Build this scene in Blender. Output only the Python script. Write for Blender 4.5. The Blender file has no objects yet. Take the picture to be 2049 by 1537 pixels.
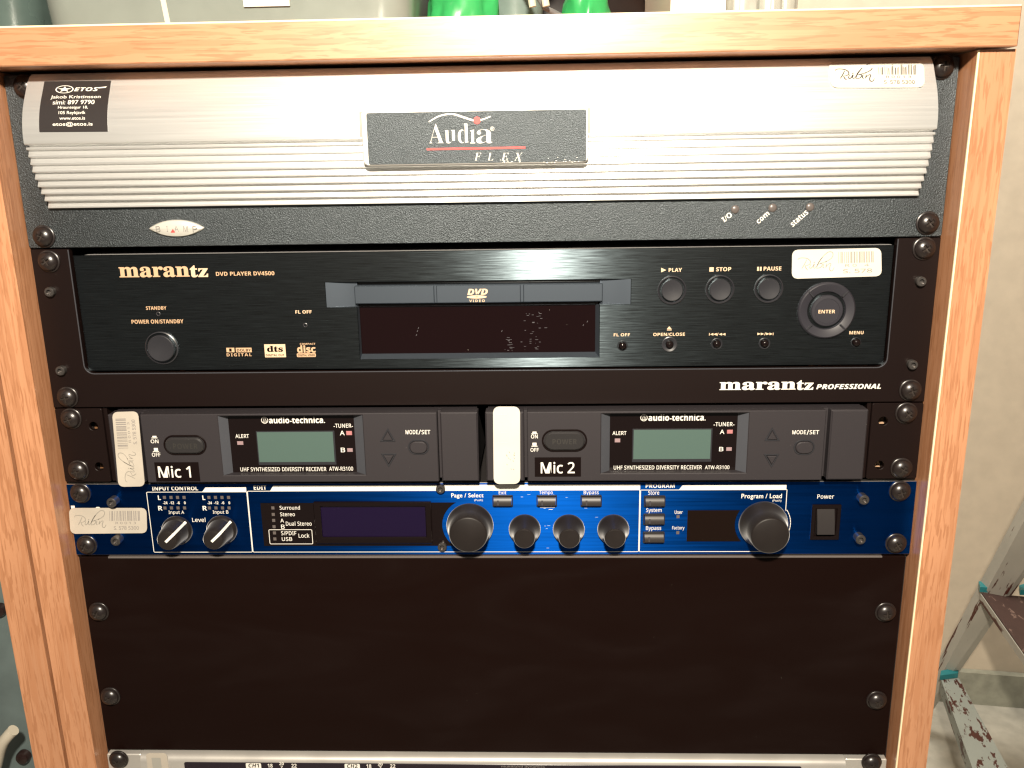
import bpy, bmesh, math, random
from mathutils import Vector, Matrix, Euler
from mathutils.geometry import tessellate_polygon

random.seed(7)
scene = bpy.context.scene
COL = scene.collection
MM = 0.001

# ------------------------------------------------------------------ camera
CAM = Vector((33.33, -468.83, -46.6))            # millimetres, rack face is the plane y = 0
ROT = Euler((1.32185997, 0.0156761640, 0.0309599629), 'XYZ')
FPX = 1762.545
cd = bpy.data.cameras.new('camera')
cam = bpy.data.objects.new('camera', cd)
COL.objects.link(cam)
cam.location = CAM * MM
cam.rotation_euler = ROT
cd.sensor_width = 36.0
cd.lens = 36.0 * FPX / 2049.0
cd.clip_start = 0.01
cd.clip_end = 50
scene.camera = cam
scene.cycles.filter_width = 1.3

# ------------------------------------------------------------------ light
world = bpy.data.worlds.new("World")
scene.world = world
world.use_nodes = True
bg = world.node_tree.nodes['Background']
bg.inputs[0].default_value = (1.0, 0.90, 0.78, 1)
bg.inputs[1].default_value = 0.15

def area(name, loc, target, size, power, color):
    l = bpy.data.lights.new(name, 'AREA')
    l.shape = 'DISK'
    l.size = size * MM
    l.energy = power
    l.color = color
    o = bpy.data.objects.new(name, l)
    COL.objects.link(o)
    o.location = Vector(loc) * MM
    d = (Vector(target) - Vector(loc)).normalized()
    o.rotation_euler = d.to_track_quat('-Z', 'Y').to_euler()
    return o

area('flash_lamp', (33, -620, 222), (20, 0, -300), 50, 16.8, (1.0, 0.89, 0.73))
area('wall_fill_lamp', (300, 450, 1150), (500, 1150, 0), 500, 33.0, (1.0, 0.93, 0.82))  # unseen lamp, added to brighten the wall behind the rack

vs = scene.view_settings
vs.view_transform = 'Standard'
vs.look = 'None'
vs.exposure = 0.0
vs.gamma = 1.0
vs.use_curve_mapping = False

# ------------------------------------------------------------------ measuring helpers (mm)
RM = ROT.to_matrix()

def W(px, py, d=0.0):
    """point of the plane d millimetres in front of the rack face"""
    v = RM @ Vector(((px - 1024.5) / FPX, -(py - 768.5) / FPX, -1.0))
    t = (-d - CAM.y) / v.y
    q = CAM + v * t
    return q.x, q.z

def H(px, py, z):
    """point of the horizontal plane at height z"""
    v = RM @ Vector(((px - 1024.5) / FPX, -(py - 768.5) / FPX, -1.0))
    t = (z - CAM.z) / v.z
    return CAM + v * t

def B(px0, px1, py0, py1, d=0.0):
    mx, my = (px0 + px1) / 2, (py0 + py1) / 2
    return W(px0, my, d)[0], W(px1, my, d)[0], W(mx, py1, d)[1], W(mx, py0, d)[1]

# ------------------------------------------------------------------ materials
def new_mat(name):
    m = bpy.data.materials.new(name)
    m.use_nodes = True
    nt = m.node_tree
    return m, nt, nt.nodes['Principled BSDF']

def N(nt, t, **kw):
    n = nt.nodes.new(t)
    for k, v in kw.items():
        if k in n.inputs:
            n.inputs[k].default_value = v
        else:
            setattr(n, k, v)
    return n

def coords(nt, scale, kind='Object'):
    tc = N(nt, 'ShaderNodeTexCoord')
    mp = N(nt, 'ShaderNodeMapping')
    mp.inputs['Scale'].default_value = scale
    nt.links.new(tc.outputs[kind], mp.inputs['Vector'])
    return mp.outputs['Vector']

def ramp(nt, src, stops):
    r = N(nt, 'ShaderNodeValToRGB')
    cr = r.color_ramp
    while len(cr.elements) > 1:
        cr.elements.remove(cr.elements[-1])
    cr.elements[0].position = stops[0][0]
    cr.elements[0].color = stops[0][1]
    for p, c in stops[1:]:
        e = cr.elements.new(p)
        e.color = c
    nt.links.new(src, r.inputs[0])
    return r.outputs[0]

def g(v):
    return (v, v, v, 1)

def mixc(nt, fac, a, b):
    m = N(nt, 'ShaderNodeMix', data_type='RGBA')
    for i, s in ((6, a), (7, b)):
        if isinstance(s, (tuple, list)):
            m.inputs[i].default_value = (*s[:3], 1)
        else:
            nt.links.new(s, m.inputs[i])
    if isinstance(fac, (int, float)):
        m.inputs[0].default_value = fac
    else:
        nt.links.new(fac, m.inputs[0])
    return m.outputs[2]

def plain(name, col, rough=0.5, metal=0.0, spec=0.5, coat=0.0, bump=None, dust=0.0, vary=0.0, emit=None, smear=False, sheen=0.0):
    """col linear; bump = (scale per metre, strength, distance mm); dust = amount of pale specks"""
    m, nt, p = new_mat(name)
    p.inputs['Roughness'].default_value = rough
    p.inputs['Metallic'].default_value = metal
    p.inputs['Specular IOR Level'].default_value = spec
    p.inputs['Coat Weight'].default_value = coat
    p.inputs['Coat Roughness'].default_value = 0.12
    p.inputs['Sheen Weight'].default_value = sheen
    p.inputs['Sheen Roughness'].default_value = 0.35
    src = None
    if vary:
        n = N(nt, 'ShaderNodeTexNoise')
        n.inputs['Scale'].default_value = 1
        n.inputs['Detail'].default_value = 5
        nt.links.new(coords(nt, (45, 45, 45)), n.inputs['Vector'])
        a = tuple(c * (1 - vary) for c in col[:3])
        b = tuple(min(1, c * (1 + vary)) for c in col[:3])
        src = mixc(nt, ramp(nt, n.outputs['Fac'], [(.3, g(0)), (.7, g(1))]), a, b)
        rr = N(nt, 'ShaderNodeMapRange')
        rr.inputs['To Min'].default_value = max(0.02, rough * 0.8)
        rr.inputs['To Max'].default_value = min(1, rough * 1.25)
        nt.links.new(n.outputs['Fac'], rr.inputs['Value'])
        nt.links.new(rr.outputs[0], p.inputs['Roughness'])
    if dust:
        v = N(nt, 'ShaderNodeTexVoronoi')
        v.inputs['Scale'].default_value = 1
        nt.links.new(coords(nt, (190, 190, 190)), v.inputs['Vector'])
        mn = N(nt, 'ShaderNodeTexNoise')
        nt.links.new(coords(nt, (31, 31, 31)), mn.inputs['Vector'])
        mn.inputs['Scale'].default_value = 1
        thr = N(nt, 'ShaderNodeMath', operation='MULTIPLY')
        nt.links.new(ramp(nt, mn.outputs['Fac'], [(.46, g(0)), (.75, g(1))]), thr.inputs[0])
        thr.inputs[1].default_value = 0.075 * dust
        lt = N(nt, 'ShaderNodeMath', operation='LESS_THAN')
        nt.links.new(v.outputs['Distance'], lt.inputs[0])
        nt.links.new(thr.outputs[0], lt.inputs[1])
        src = mixc(nt, lt.outputs[0], src if src else col, (0.34, 0.30, 0.26))
    if smear:                                   # greasy wipe marks: a faint film with arcs of cloth strokes
        w = N(nt, 'ShaderNodeTexNoise')
        w.inputs['Scale'].default_value = 1
        w.inputs['Detail'].default_value = 6
        w.inputs['Distortion'].default_value = 1.6
        nt.links.new(coords(nt, (7, 7, 26)), w.inputs['Vector'])
        src = mixc(nt, ramp(nt, w.outputs['Fac'], [(.52, g(0)), (.80, g(.06))]), src if src else col, (0.030, 0.020, 0.018))
        r2 = N(nt, 'ShaderNodeMapRange')
        r2.inputs['From Min'].default_value = .35
        r2.inputs['From Max'].default_value = .75
        r2.inputs['To Min'].default_value = rough * .75
        r2.inputs['To Max'].default_value = rough * 1.3
        nt.links.new(w.outputs['Fac'], r2.inputs['Value'])
        nt.links.new(r2.outputs[0], p.inputs['Roughness'])
    if src:
        nt.links.new(src, p.inputs['Base Color'])
    else:
        p.inputs['Base Color'].default_value = (*col[:3], 1)
    if bump:
        n = N(nt, 'ShaderNodeTexNoise')
        n.inputs['Scale'].default_value = 1
        n.inputs['Detail'].default_value = 3
        nt.links.new(coords(nt, (bump[0],) * 3), n.inputs['Vector'])
        b = N(nt, 'ShaderNodeBump')
        b.inputs['Strength'].default_value = bump[1]
        b.inputs['Distance'].default_value = bump[2] * MM
        nt.links.new(n.outputs['Fac'], b.inputs['Height'])
        nt.links.new(b.outputs[0], p.inputs['Normal'])
    if emit:
        p.inputs['Emission Color'].default_value = (*emit[:3], 1)
        p.inputs['Emission Strength'].default_value = emit[3]
    return m

def brushed(name, col, rough, aniso, metal=1.0, streak=0.3, bump=0.25, across=1500, coat=0.0, along=14):
    """metal brushed along x: fine horizontal scratches, highlight stretched vertically"""
    m, nt, p = new_mat(name)
    p.inputs['Metallic'].default_value = metal
    p.inputs['Anisotropic'].default_value = aniso
    p.inputs['Coat Weight'].default_value = coat
    p.inputs['Coat Roughness'].default_value = 0.42
    t = N(nt, 'ShaderNodeCombineXYZ')
    t.inputs[2].default_value = 1.0
    nt.links.new(t.outputs[0], p.inputs['Tangent'])
    n = N(nt, 'ShaderNodeTexNoise')
    n.inputs['Scale'].default_value = 1
    n.inputs['Detail'].default_value = 6
    n.inputs['Roughness'].default_value = 0.65
    nt.links.new(coords(nt, (along, 60, across)), n.inputs['Vector'])
    a = tuple(c * (1 - streak) for c in col)
    b = tuple(min(1, c * (1 + streak)) for c in col)
    nt.links.new(mixc(nt, ramp(nt, n.outputs['Fac'], [(.3, g(0)), (.7, g(1))]), a, b), p.inputs['Base Color'])
    mr = N(nt, 'ShaderNodeMapRange')
    mr.inputs['From Min'].default_value = .3
    mr.inputs['From Max'].default_value = .7
    mr.inputs['To Min'].default_value = rough * 0.85
    mr.inputs['To Max'].default_value = rough * 1.15
    nt.links.new(n.outputs['Fac'], mr.inputs['Value'])
    nt.links.new(mr.outputs[0], p.inputs['Roughness'])
    bp = N(nt, 'ShaderNodeBump')
    bp.inputs['Strength'].default_value = bump
    bp.inputs['Distance'].default_value = 0.02 * MM
    nt.links.new(n.outputs['Fac'], bp.inputs['Height'])
    nt.links.new(bp.outputs[0], p.inputs['Normal'])
    return m

def oak(name, axis, light=(0.515, 0.246, 0.128), dark=(0.345, 0.146, 0.066), seed=0.0):
    """oak-print laminate, grain along axis ('x' or 'z')"""
    m, nt, p = new_mat(name)
    tc = N(nt, 'ShaderNodeTexCoord')
    def layer(al, ac, off):
        mp = N(nt, 'ShaderNodeMapping')
        mp.inputs['Location'].default_value = (off + seed, off * 1.7, off * .6 + seed)
        mp.inputs['Scale'].default_value = (al, ac, ac) if axis == 'x' else (ac, ac, al)
        nt.links.new(tc.outputs['Object'], mp.inputs['Vector'])
        return mp.outputs[0]
    # slow bending of the grain
    w = N(nt, 'ShaderNodeTexNoise'); w.inputs['Scale'].default_value = 1; w.inputs['Detail'].default_value = 2
    nt.links.new(layer(9, 22, 3.1), w.inputs['Vector'])
    wc = N(nt, 'ShaderNodeVectorMath', operation='SCALE')
    nt.links.new(w.outputs['Color'], wc.inputs[0])
    wc.inputs['Scale'].default_value = 3.2
    def warped(al, ac, off):
        ad = N(nt, 'ShaderNodeVectorMath', operation='ADD')
        nt.links.new(layer(al, ac, off), ad.inputs[0])
        nt.links.new(wc.outputs[0], ad.inputs[1])
        return ad.outputs[0]
    n1 = N(nt, 'ShaderNodeTexNoise'); n1.inputs['Scale'].default_value = 1; n1.inputs['Detail'].default_value = 4
    n1.inputs['Roughness'].default_value = .55
    nt.links.new(warped(19, 440, 0.0), n1.inputs['Vector'])
    n2 = N(nt, 'ShaderNodeTexNoise'); n2.inputs['Scale'].default_value = 1; n2.inputs['Detail'].default_value = 3
    nt.links.new(warped(60, 780, 7.3), n2.inputs['Vector'])
    n3 = N(nt, 'ShaderNodeTexNoise'); n3.inputs['Scale'].default_value = 1; n3.inputs['Detail'].default_value = 2
    nt.links.new(layer(6, 55, 11.0), n3.inputs['Vector'])
    s1 = ramp(nt, n1.outputs['Fac'], [(.50, g(0)), (.55, g(1))])
    s2 = ramp(nt, n2.outputs['Fac'], [(.54, g(0)), (.60, g(.8))])
    s3 = ramp(nt, n3.outputs['Fac'], [(.3, g(0)), (.7, g(1))])
    l2 = tuple(c * .84 for c in light)
    c0 = mixc(nt, s3, light, l2)
    mid = tuple(a * .42 + b * .58 for a, b in zip(light, dark))
    c1 = mixc(nt, s1, c0, mid)
    c2 = mixc(nt, s2, c1, dark)
    nt.links.new(c2, p.inputs['Base Color'])
    p.inputs['Roughness'].default_value = 0.42
    p.inputs['Specular IOR Level'].default_value = 0.55
    p.inputs['Coat Weight'].default_value = 0.75
    p.inputs['Coat Roughness'].default_value = 0.30
    b = N(nt, 'ShaderNodeBump'); b.inputs['Strength'].default_value = .12; b.inputs['Distance'].default_value = .05 * MM
    nt.links.new(n1.outputs['Fac'], b.inputs['Height'])
    nt.links.new(b.outputs[0], p.inputs['Normal'])
    return m

M = {}
M['oak_x'] = oak('oak_laminate_lengthwise', 'x')
M['oak_z'] = oak('oak_laminate_upright', 'z', seed=2.3)
M['oak_edge'] = plain('edge_band_and_highlight', (0.80, 0.66, 0.44), .35)
M['black_tex'] = plain('black_powder_coat', (0.060, 0.069, 0.075), .375, metal=.88, bump=(2300, .9, .35), spec=.8, dust=.12)
M['black_sat'] = plain('black_satin_steel', (0.0065, 0.0030, 0.0026), .42, spec=.22, dust=.5, bump=(900, .08, .05))
M['black_flat'] = plain('black_blank_steel', (0.0065, 0.0026, 0.0020), .50, spec=.08, dust=.35, bump=(800, .1, .05), smear=True)
M['black_gloss'] = plain('black_gloss_plastic', (0.006, 0.0035, 0.0035), .12, spec=.4, dust=.5)
M['black_soft'] = plain('black_soft_plastic', (0.020, 0.020, 0.024), .33, spec=.6, vary=.15)
M['button_cap'] = plain('glossy_button_plastic', (0.032, 0.030, 0.031), .30, metal=.35, spec=.8)
M['grey_body'] = plain('charcoal_receiver_plastic', (0.022, 0.0187, 0.0215), .52, spec=.4, bump=(1500, .25, .1), dust=.45)
M['grey_bevel'] = plain('grey_receiver_bevel', (0.056, 0.059, 0.070), .45, bump=(1500, .2, .1))
M['silver'] = brushed('silver_aluminium', (0.93, 0.93, 0.92), .50, .80, metal=.80, streak=.02, bump=.025)
M['silver_flat'] = plain('silver_paint', (0.62, 0.60, 0.57), .42, metal=.55, vary=.06)
M['slot_shade'] = plain('grey_slot_shade', (0.26, 0.24, 0.22), .6)  # painted shade for both sides of the nameplate
M['badge'] = plain('badge_chrome', (0.66, 0.645, 0.59), .30, metal=.45)
M['fascia'] = brushed('brushed_black_aluminium', (0.064, 0.082, 0.093), .285, .98, streak=.8, bump=.10, across=3300, coat=.32, along=55)
M['pad'] = plain('slate_plastic', (0.075, 0.092, 0.115), .40, metal=.7, spec=.6)
M['blue'] = brushed('blue_anodised_aluminium', (0.001, 0.037, 0.195), .47, .90, metal=1.0, streak=.12, bump=.03, across=900)
M['blue_edge'] = plain('bare_aluminium_edge', (0.6, 0.58, 0.55), .35, metal=1)
M['white_ink'] = plain('white_print', (0.70, 0.675, 0.62), .5)
M['gold_ink'] = plain('gold_print', (0.50, 0.33, 0.20), .45)
M['tan_ink'] = plain('tan_print', (0.62, 0.46, 0.31), .45)
M['red_ink'] = plain('red_print', (0.75, 0.055, 0.05), .5)
M['grey_ink'] = plain('grey_print', (0.22, 0.20, 0.19), .5)
M['black_ink'] = plain('black_print', (0.02, 0.018, 0.016), .6)
M['faded_ink'] = plain('faded_print', (0.25, 0.23, 0.20), .6)
M['dark_ink'] = plain('dark_print', (0.09, 0.085, 0.075), .6)
M['paper'] = plain('white_sticker_paper', (0.54, 0.51, 0.45), .5, vary=.05)
M['paper_aged'] = plain('aged_sticker_paper', (0.41, 0.37, 0.315), .45, vary=.10)
M['label_black'] = plain('black_label_tape', (0.005, 0.0022, 0.002), .35, spec=.25)
M['card_black'] = plain('black_card_sticker', (0.026, 0.022, 0.022), .32)
M['lcd'] = plain('green_grey_display', (0.064, 0.104, 0.092), .30, spec=.5)
M['lcd_violet'] = plain('violet_display', (0.0065, 0.0026, 0.0185), .20, spec=.6)
M['glass_dark'] = plain('smoked_display_glass', (0.0055, 0.0016, 0.0019), .07, spec=.5, dust=.8)
M['led_pink'] = plain('unlit_red_lens', (0.27, 0.185, 0.195), .3)
M['led_red'] = plain('unlit_tuner_lens', (0.38, 0.155, 0.16), .3)
M['led_grey'] = plain('unlit_grey_lens', (0.10, 0.085, 0.08), .3)
M['led_dark'] = plain('unlit_dark_lens', (0.05, 0.045, 0.05), .3)
M['screw'] = plain('black_oxide_screw', (0.014, 0.010, 0.0095), .30, metal=.1, spec=.65, bump=(900, .15, .1))
M['worn_steel'] = plain('worn_screw_slot', (0.06, 0.048, 0.042), .35, metal=.6)
M['bolt'] = plain('dark_steel_bolt', (0.13, 0.12, 0.115), .32, metal=.8)
M['knob'] = plain('black_rubber_knob', (0.010, 0.0075, 0.007), .48, spec=.25, dust=.3, vary=.25, bump=(1400, .12, .1), sheen=.62)
M['hole'] = plain('dark_hole', (0.004, 0.003, 0.003), .9)
M['inside'] = plain('dark_interior', (0.006, 0.004, 0.004), .8)

# ------------------------------------------------------------------ mesh building
def area2(lp):
    return sum(a[0] * b[1] - b[0] * a[1] for a, b in zip(lp, lp[1:] + lp[:1])) / 2

def inset(lp, t):
    n = len(lp); s = 1 if area2(lp) > 0 else -1
    out = []
    for i in range(n):
        p0, p1, p2 = Vector(lp[i - 1]), Vector(lp[i]), Vector(lp[(i + 1) % n])
        a = (p1 - p0); b = (p2 - p1)
        if a.length < 1e-9 or b.length < 1e-9:
            out.append(tuple(p1)); continue
        a.normalize(); b.normalize()
        na = Vector((-a.y, a.x)) * s; nb = Vector((-b.y, b.x)) * s
        m = na + nb
        if m.length < 1e-6:
            m = na
        m.normalize()
        k = max(.35, m.dot(na))
        q = p1 + m * (t / k)
        out.append((q.x, q.y))
    return out

def rrect(x0, x1, z0, z1, r=0.0, seg=5):
    if r <= 0:
        return [(x0, z0), (x1, z0), (x1, z1), (x0, z1)]
    r = min(r, (x1 - x0) / 2 - 1e-4, (z1 - z0) / 2 - 1e-4)
    out = []
    for cx, cz, a0 in ((x1 - r, z0 + r, -90), (x1 - r, z1 - r, 0), (x0 + r, z1 - r, 90), (x0 + r, z0 + r, 180)):
        for k in range(seg + 1):
            a = math.radians(a0 + 90 * k / seg)
            out.append((cx + r * math.cos(a), cz + r * math.sin(a)))
    return out

def circle(cx, cz, r, seg=28, rz=None):
    return [(cx + r * math.cos(2 * math.pi * k / seg), cz + (rz or r) * math.sin(2 * math.pi * k / seg)) for k in range(seg)]

class MB:
    def __init__(self):
        self.v, self.f, self.mi = [], [], []
    def add(self, vs, fs, mi=0):
        o = len(self.v)
        self.v += [tuple(q) for q in vs]
        self.f += [tuple(i + o for i in f) for f in fs]
        self.mi += [mi] * len(fs)
        return self
    # points are (x, d, z); d grows towards the viewer
    def prism(self, loop, d0, d1, holes=(), ch=0.0, mi=0, side_mi=None):
        side_mi = mi if side_mi is None else side_mi
        loops = [list(loop)] + [list(h) for h in holes]
        def rings(d, t):
            out = []
            for i, l in enumerate(loops):
                ll = inset(l, t if i == 0 else -t) if t else l
                out.append([(x, d, z) for x, z in ll])
            return out
        stages = [rings(d0, 0)]
        if ch:
            stages.append(rings(d1 - ch, 0)); stages.append(rings(d1, ch))
        else:
            stages.append(rings(d1, 0))
        vs, idx = [], []
        for st in stages:
            row = []
            for ring in st:
                row.append(list(range(len(vs), len(vs) + len(ring))))
                vs += ring
            idx.append(row)
        fs = []
        for a, b in zip(idx, idx[1:]):
            for ra, rb in zip(a, b):
                n = len(ra)
                for i in range(n):
                    j = (i + 1) % n
                    fs.append((ra[i], ra[j], rb[j], rb[i]))
        self.add(vs, fs, side_mi)
        # caps
        for row in (idx[0], idx[-1]):
            flat = [i for ring in row for i in ring]
            if len(row) == 1 and len(flat) == 4:
                self.add([vs[i] for i in flat], [(0, 1, 2, 3)], mi)
            else:
                tri = tessellate_polygon([[Vector((vs[i][0], vs[i][2], 0)) for i in ring] for ring in row])
                self.add([vs[i] for i in flat], tri, mi)
        return self
    def flat(self, loop, d, holes=(), mi=0):
        loops = [loop] + list(holes)
        pts = [(x, d, z) for l in loops for x, z in l]
        tri = tessellate_polygon([[Vector((x, z, 0)) for x, z in l] for l in loops])
        return self.add(pts, tri, mi)
    def box(self, x0, x1, z0, z1, d0, d1, ch=0.0, mi=0, r=0.0):
        return self.prism(rrect(x0, x1, z0, z1, r), d0, d1, ch=ch, mi=mi)
    def lathe(self, cx, cz, prof, seg=36, mi=0, shift=(0, 0)):
        vs, fs = [], []
        for k, (r, d) in enumerate(prof):
            for s in range(seg):
                a = 2 * math.pi * s / seg
                vs.append((cx + r * math.cos(a), d, cz + r * math.sin(a)))
        for k in range(len(prof) - 1):
            for s in range(seg):
                t = (s + 1) % seg
                fs.append((k * seg + s, k * seg + t, (k + 1) * seg + t, (k + 1) * seg + s))
        if prof[-1][0] > 1e-6:
            fs.append(tuple(range((len(prof) - 1) * seg, len(prof) * seg)))
        return self.add(vs, fs, mi)
    def sweep_x(self, prof, x0, x1, mi=0, closed=True):
        n = len(prof)
        vs = [(x0, d, z) for d, z in prof] + [(x1, d, z) for d, z in prof]
        fs = [(i, (i + 1) % n, n + (i + 1) % n, n + i) for i in range(n if closed else n - 1)]
        self.add(vs, fs, mi)
        if closed:
            tri = tessellate_polygon([[Vector((d, z, 0)) for d, z in prof]])
            self.add(vs[:n], tri, mi); self.add(vs[n:], tri, mi)
        return self
    def hexa(self, p, mi=0):
        """eight world points (x, y, z): bottom four then top four"""
        return self.add([(q[0], -q[1], q[2]) for q in p],
                        [(0, 1, 2, 3), (4, 5, 6, 7), (0, 1, 5, 4), (1, 2, 6, 5), (2, 3, 7, 6), (3, 0, 4, 7)], mi)
    def tube(self, pts, r, seg=10, mi=0):
        """world points (x, y, z)"""
        pts = [Vector(q) for q in pts]
        vs, fs = [], []
        up = Vector((0.13, 0.21, 0.97))
        for i, q in enumerate(pts):
            t = (pts[min(i + 1, len(pts) - 1)] - pts[max(i - 1, 0)]).normalized()
            a = t.cross(up).normalized(); b = t.cross(a)
            for s in range(seg):
                an = 2 * math.pi * s / seg
                w = q + (a * math.cos(an) + b * math.sin(an)) * r
                vs.append((w.x, -w.y, w.z))
        for i in range(len(pts) - 1):
            for s in range(seg):
                t = (s + 1) % seg
                fs.append((i * seg + s, i * seg + t, (i + 1) * seg + t, (i + 1) * seg + s))
        fs.append(tuple(range(seg))); fs.append(tuple(range((len(pts) - 1) * seg, len(pts) * seg)))
        return self.add(vs, fs, mi)

ORIGIN = {}

def link(name, mesh, loc, parent=None):
    o = bpy.data.objects.new(name, mesh)
    COL.objects.link(o)
    base = ORIGIN[parent.name] if parent else Vector((0, 0, 0))
    o.location = (Vector(loc) - base) * MM
    if parent:
        o.parent = parent
    ORIGIN[o.name] = Vector(loc)
    return o

def build(name, mb, mats, parent=None, label=None, smooth=35, loc=None):
    if not isinstance(mats, (list, tuple)):
        mats = [mats]
    pts = [Vector((x, -d, z)) for x, d, z in mb.v]
    lo = Vector([min(q[i] for q in pts) for i in range(3)])
    hi = Vector([max(q[i] for q in pts) for i in range(3)])
    c = Vector(loc) if loc else (lo + hi) / 2
    me = bpy.data.meshes.new(name)
    me.from_pydata([tuple((q - c) * MM) for q in pts], [], mb.f)
    for m in mats:
        me.materials.append(M[m])
    for pol, i in zip(me.polygons, mb.mi):
        pol.material_index = i
    bm = bmesh.new()
    bm.from_mesh(me)
    bmesh.ops.remove_doubles(bm, verts=bm.verts, dist=1e-7)
    bmesh.ops.recalc_face_normals(bm, faces=bm.faces)
    bm.to_mesh(me)
    bm.free()
    for pol in me.polygons:
        pol.use_smooth = True
    me.set_sharp_from_angle(angle=math.radians(smooth))
    o = link(name, me, c, parent)
    if label:
        o['label'] = label
    return o

def build_flat(name, mb, mats, parent=None, label=None):
    """printed matter: faces must look at the viewer"""
    o = build(name, mb, mats, parent, label)
    bm = bmesh.new(); bm.from_mesh(o.data)
    for f in bm.faces:
        f.normal_update()
        if f.normal.y > 0:
            f.normal_flip()
    bm.to_mesh(o.data); bm.free()
    return o

def thing(name, label, cat, loc, group=None):
    o = link(name, None, loc)
    o.empty_display_size = .02
    o['label'] = label
    o['category'] = cat
    if group:
        o['group'] = group
    return o

def tag(o, label, cat, group=None):
    o['label'] = label; o['category'] = cat
    if group:
        o['group'] = group
    return o

# ------------------------------------------------------------------ lettering
ALPH = {'serif': (0x1D400, 0x1D41A, 0x1D7CE), 'serif_i': (0x1D468, 0x1D482, None), 'sans_b': (0x1D5D4, 0x1D5EE, 0x1D7EC),
        'sans_bi': (0x1D63C, 0x1D656, 0x1D7EC), 'sans': (0x1D5A0, 0x1D5BA, 0x1D7E2), 'plain': None}

def styled(s, style):
    a = ALPH[style]
    if not a:
        return s
    out = ''
    for c in s:
        if 'A' <= c <= 'Z':
            out += chr(a[0] + ord(c) - 65)
        elif 'a' <= c <= 'z':
            out += chr(a[1] + ord(c) - 97)
        elif c.isdigit() and a[2]:
            out += chr(a[2] + ord(c) - 48)
        else:
            out += c
    return out

GLYPH = {}

def glyph_mesh(body, style, shear, offset, spacing):
    key = (body, style, shear, offset, spacing)
    if key not in GLYPH:
        c = bpy.data.curves.new('t', 'FONT')
        c.body = styled(body, style)
        c.size = 1
        c.shear = shear
        c.offset = offset
        c.space_character = spacing
        c.resolution_u = 4
        o = bpy.data.objects.new('t', c)
        me = o.to_mesh()
        GLYPH[key] = ([(v.co.x, v.co.y) for v in me.vertices], [tuple(p.vertices) for p in me.polygons])
        o.to_mesh_clear()
        bpy.data.objects.remove(o)
        bpy.data.curves.remove(c)
    return GLYPH[key]

def put_text(mb, body, fn, style='sans_b', shear=0.0, offset=0.0, spacing=1.0, mi=0, flip=None):
    """fit the text into the unit square and map it with fn(u, v) -> (x, d, z)"""
    vs, fs = glyph_mesh(body, style, shear, offset, spacing)
    if not vs:
        return
    x0 = min(v[0] for v in vs); x1 = max(v[0] for v in vs)
    y0 = min(v[1] for v in vs); y1 = max(v[1] for v in vs)
    mb.add([fn((x - x0) / (x1 - x0 + 1e-9), (y - y0) / (y1 - y0 + 1e-9)) for x, y in vs], fs, mi)

def text(mb, body, px0, px1, py0, py1, d, style='sans_b', base=None, **kw):
    """body fitted to a box measured on the face that lies d - .12 in front of the rack plane"""
    x0, x1, z0, z1 = B(px0, px1, py0, py1, d if base is None else base)
    put_text(mb, body, lambda u, v: (x0 + (x1 - x0) * u, d, z0 + (z1 - z0) * v), style, **kw)

def poly(mb, pts, d, mi=0):
    mb.flat([W(x, y, d) for x, y in pts], d, mi=mi)

def bar(mb, px0, px1, py0, py1, d, mi=0, r=0.0, up=None):
    x0, x1, z0, z1 = B(px0, px1, py0, py1, d)
    mb.flat(rrect(x0, x1, z0, z1, r), d, mi=mi)

def ribbon(mb, pts, width, fn, mi=0, closed=False):
    """stroke of a pen through pts (unit coordinates of fn), smoothed"""
    P = [Vector(p) for p in pts]
    fine = []
    n = len(P)
    for i in range(n - 1):
        p0, p1, p2, p3 = P[max(i - 1, 0)], P[i], P[i + 1], P[min(i + 2, n - 1)]
        for k in range(6):
            t = k / 6
            fine.append(.5 * ((2 * p1) + (-p0 + p2) * t + (2 * p0 - 5 * p1 + 4 * p2 - p3) * t * t + (-p0 + 3 * p1 - 3 * p2 + p3) * t ** 3))
    fine.append(P[-1])
    vs, fs = [], []
    for i, q in enumerate(fine):
        t = fine[min(i + 1, len(fine) - 1)] - fine[max(i - 1, 0)]
        if t.length < 1e-9:
            t = Vector((1, 0))
        t.normalize()
        nrm = Vector((-t.y, t.x))
        s = i / (len(fine) - 1)
        w = width * (.55 + .45 * math.sin(math.pi * s)) * (1.0 + .35 * abs(t.y)) / 2
        for sg in (1, -1):
            e = q + nrm * w * sg
            vs.append(fn(e.x, e.y))
    for i in range(len(fine) - 1):
        fs.append((2 * i, 2 * i + 1, 2 * i + 3, 2 * i + 2))
    mb.add(vs, fs, mi)

SCRIPT = [  # handwriting of the owner's sticker, pixels of a close view (x 170..860, y 190..520)
    [(222, 322), (236, 300), (300, 292), (380, 305), (428, 338), (432, 375), (396, 403), (345, 410)],
    [(372, 320), (330, 395), (288, 452)], [(345, 410), (360, 448), (392, 478)],
    [(447, 385), (424, 432), (434, 452), (466, 438), (502, 388), (490, 438), (508, 456)], [(488, 372), (512, 358)],
    [(508, 456), (560, 398), (645, 285), (735, 217), (798, 214), (822, 248), (800, 302), (720, 350), (600, 384)],
    [(642, 288), (572, 370), (540, 456)], [(570, 396), (622, 384), (640, 402), (608, 442), (545, 456)],
    [(666, 384), (650, 438), (672, 452)], [(688, 368), (714, 350)],
    [(716, 388), (698, 452)], [(704, 432), (758, 390), (786, 396), (768, 440), (766, 482), (790, 502), (822, 486), (840, 450)]]

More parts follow.
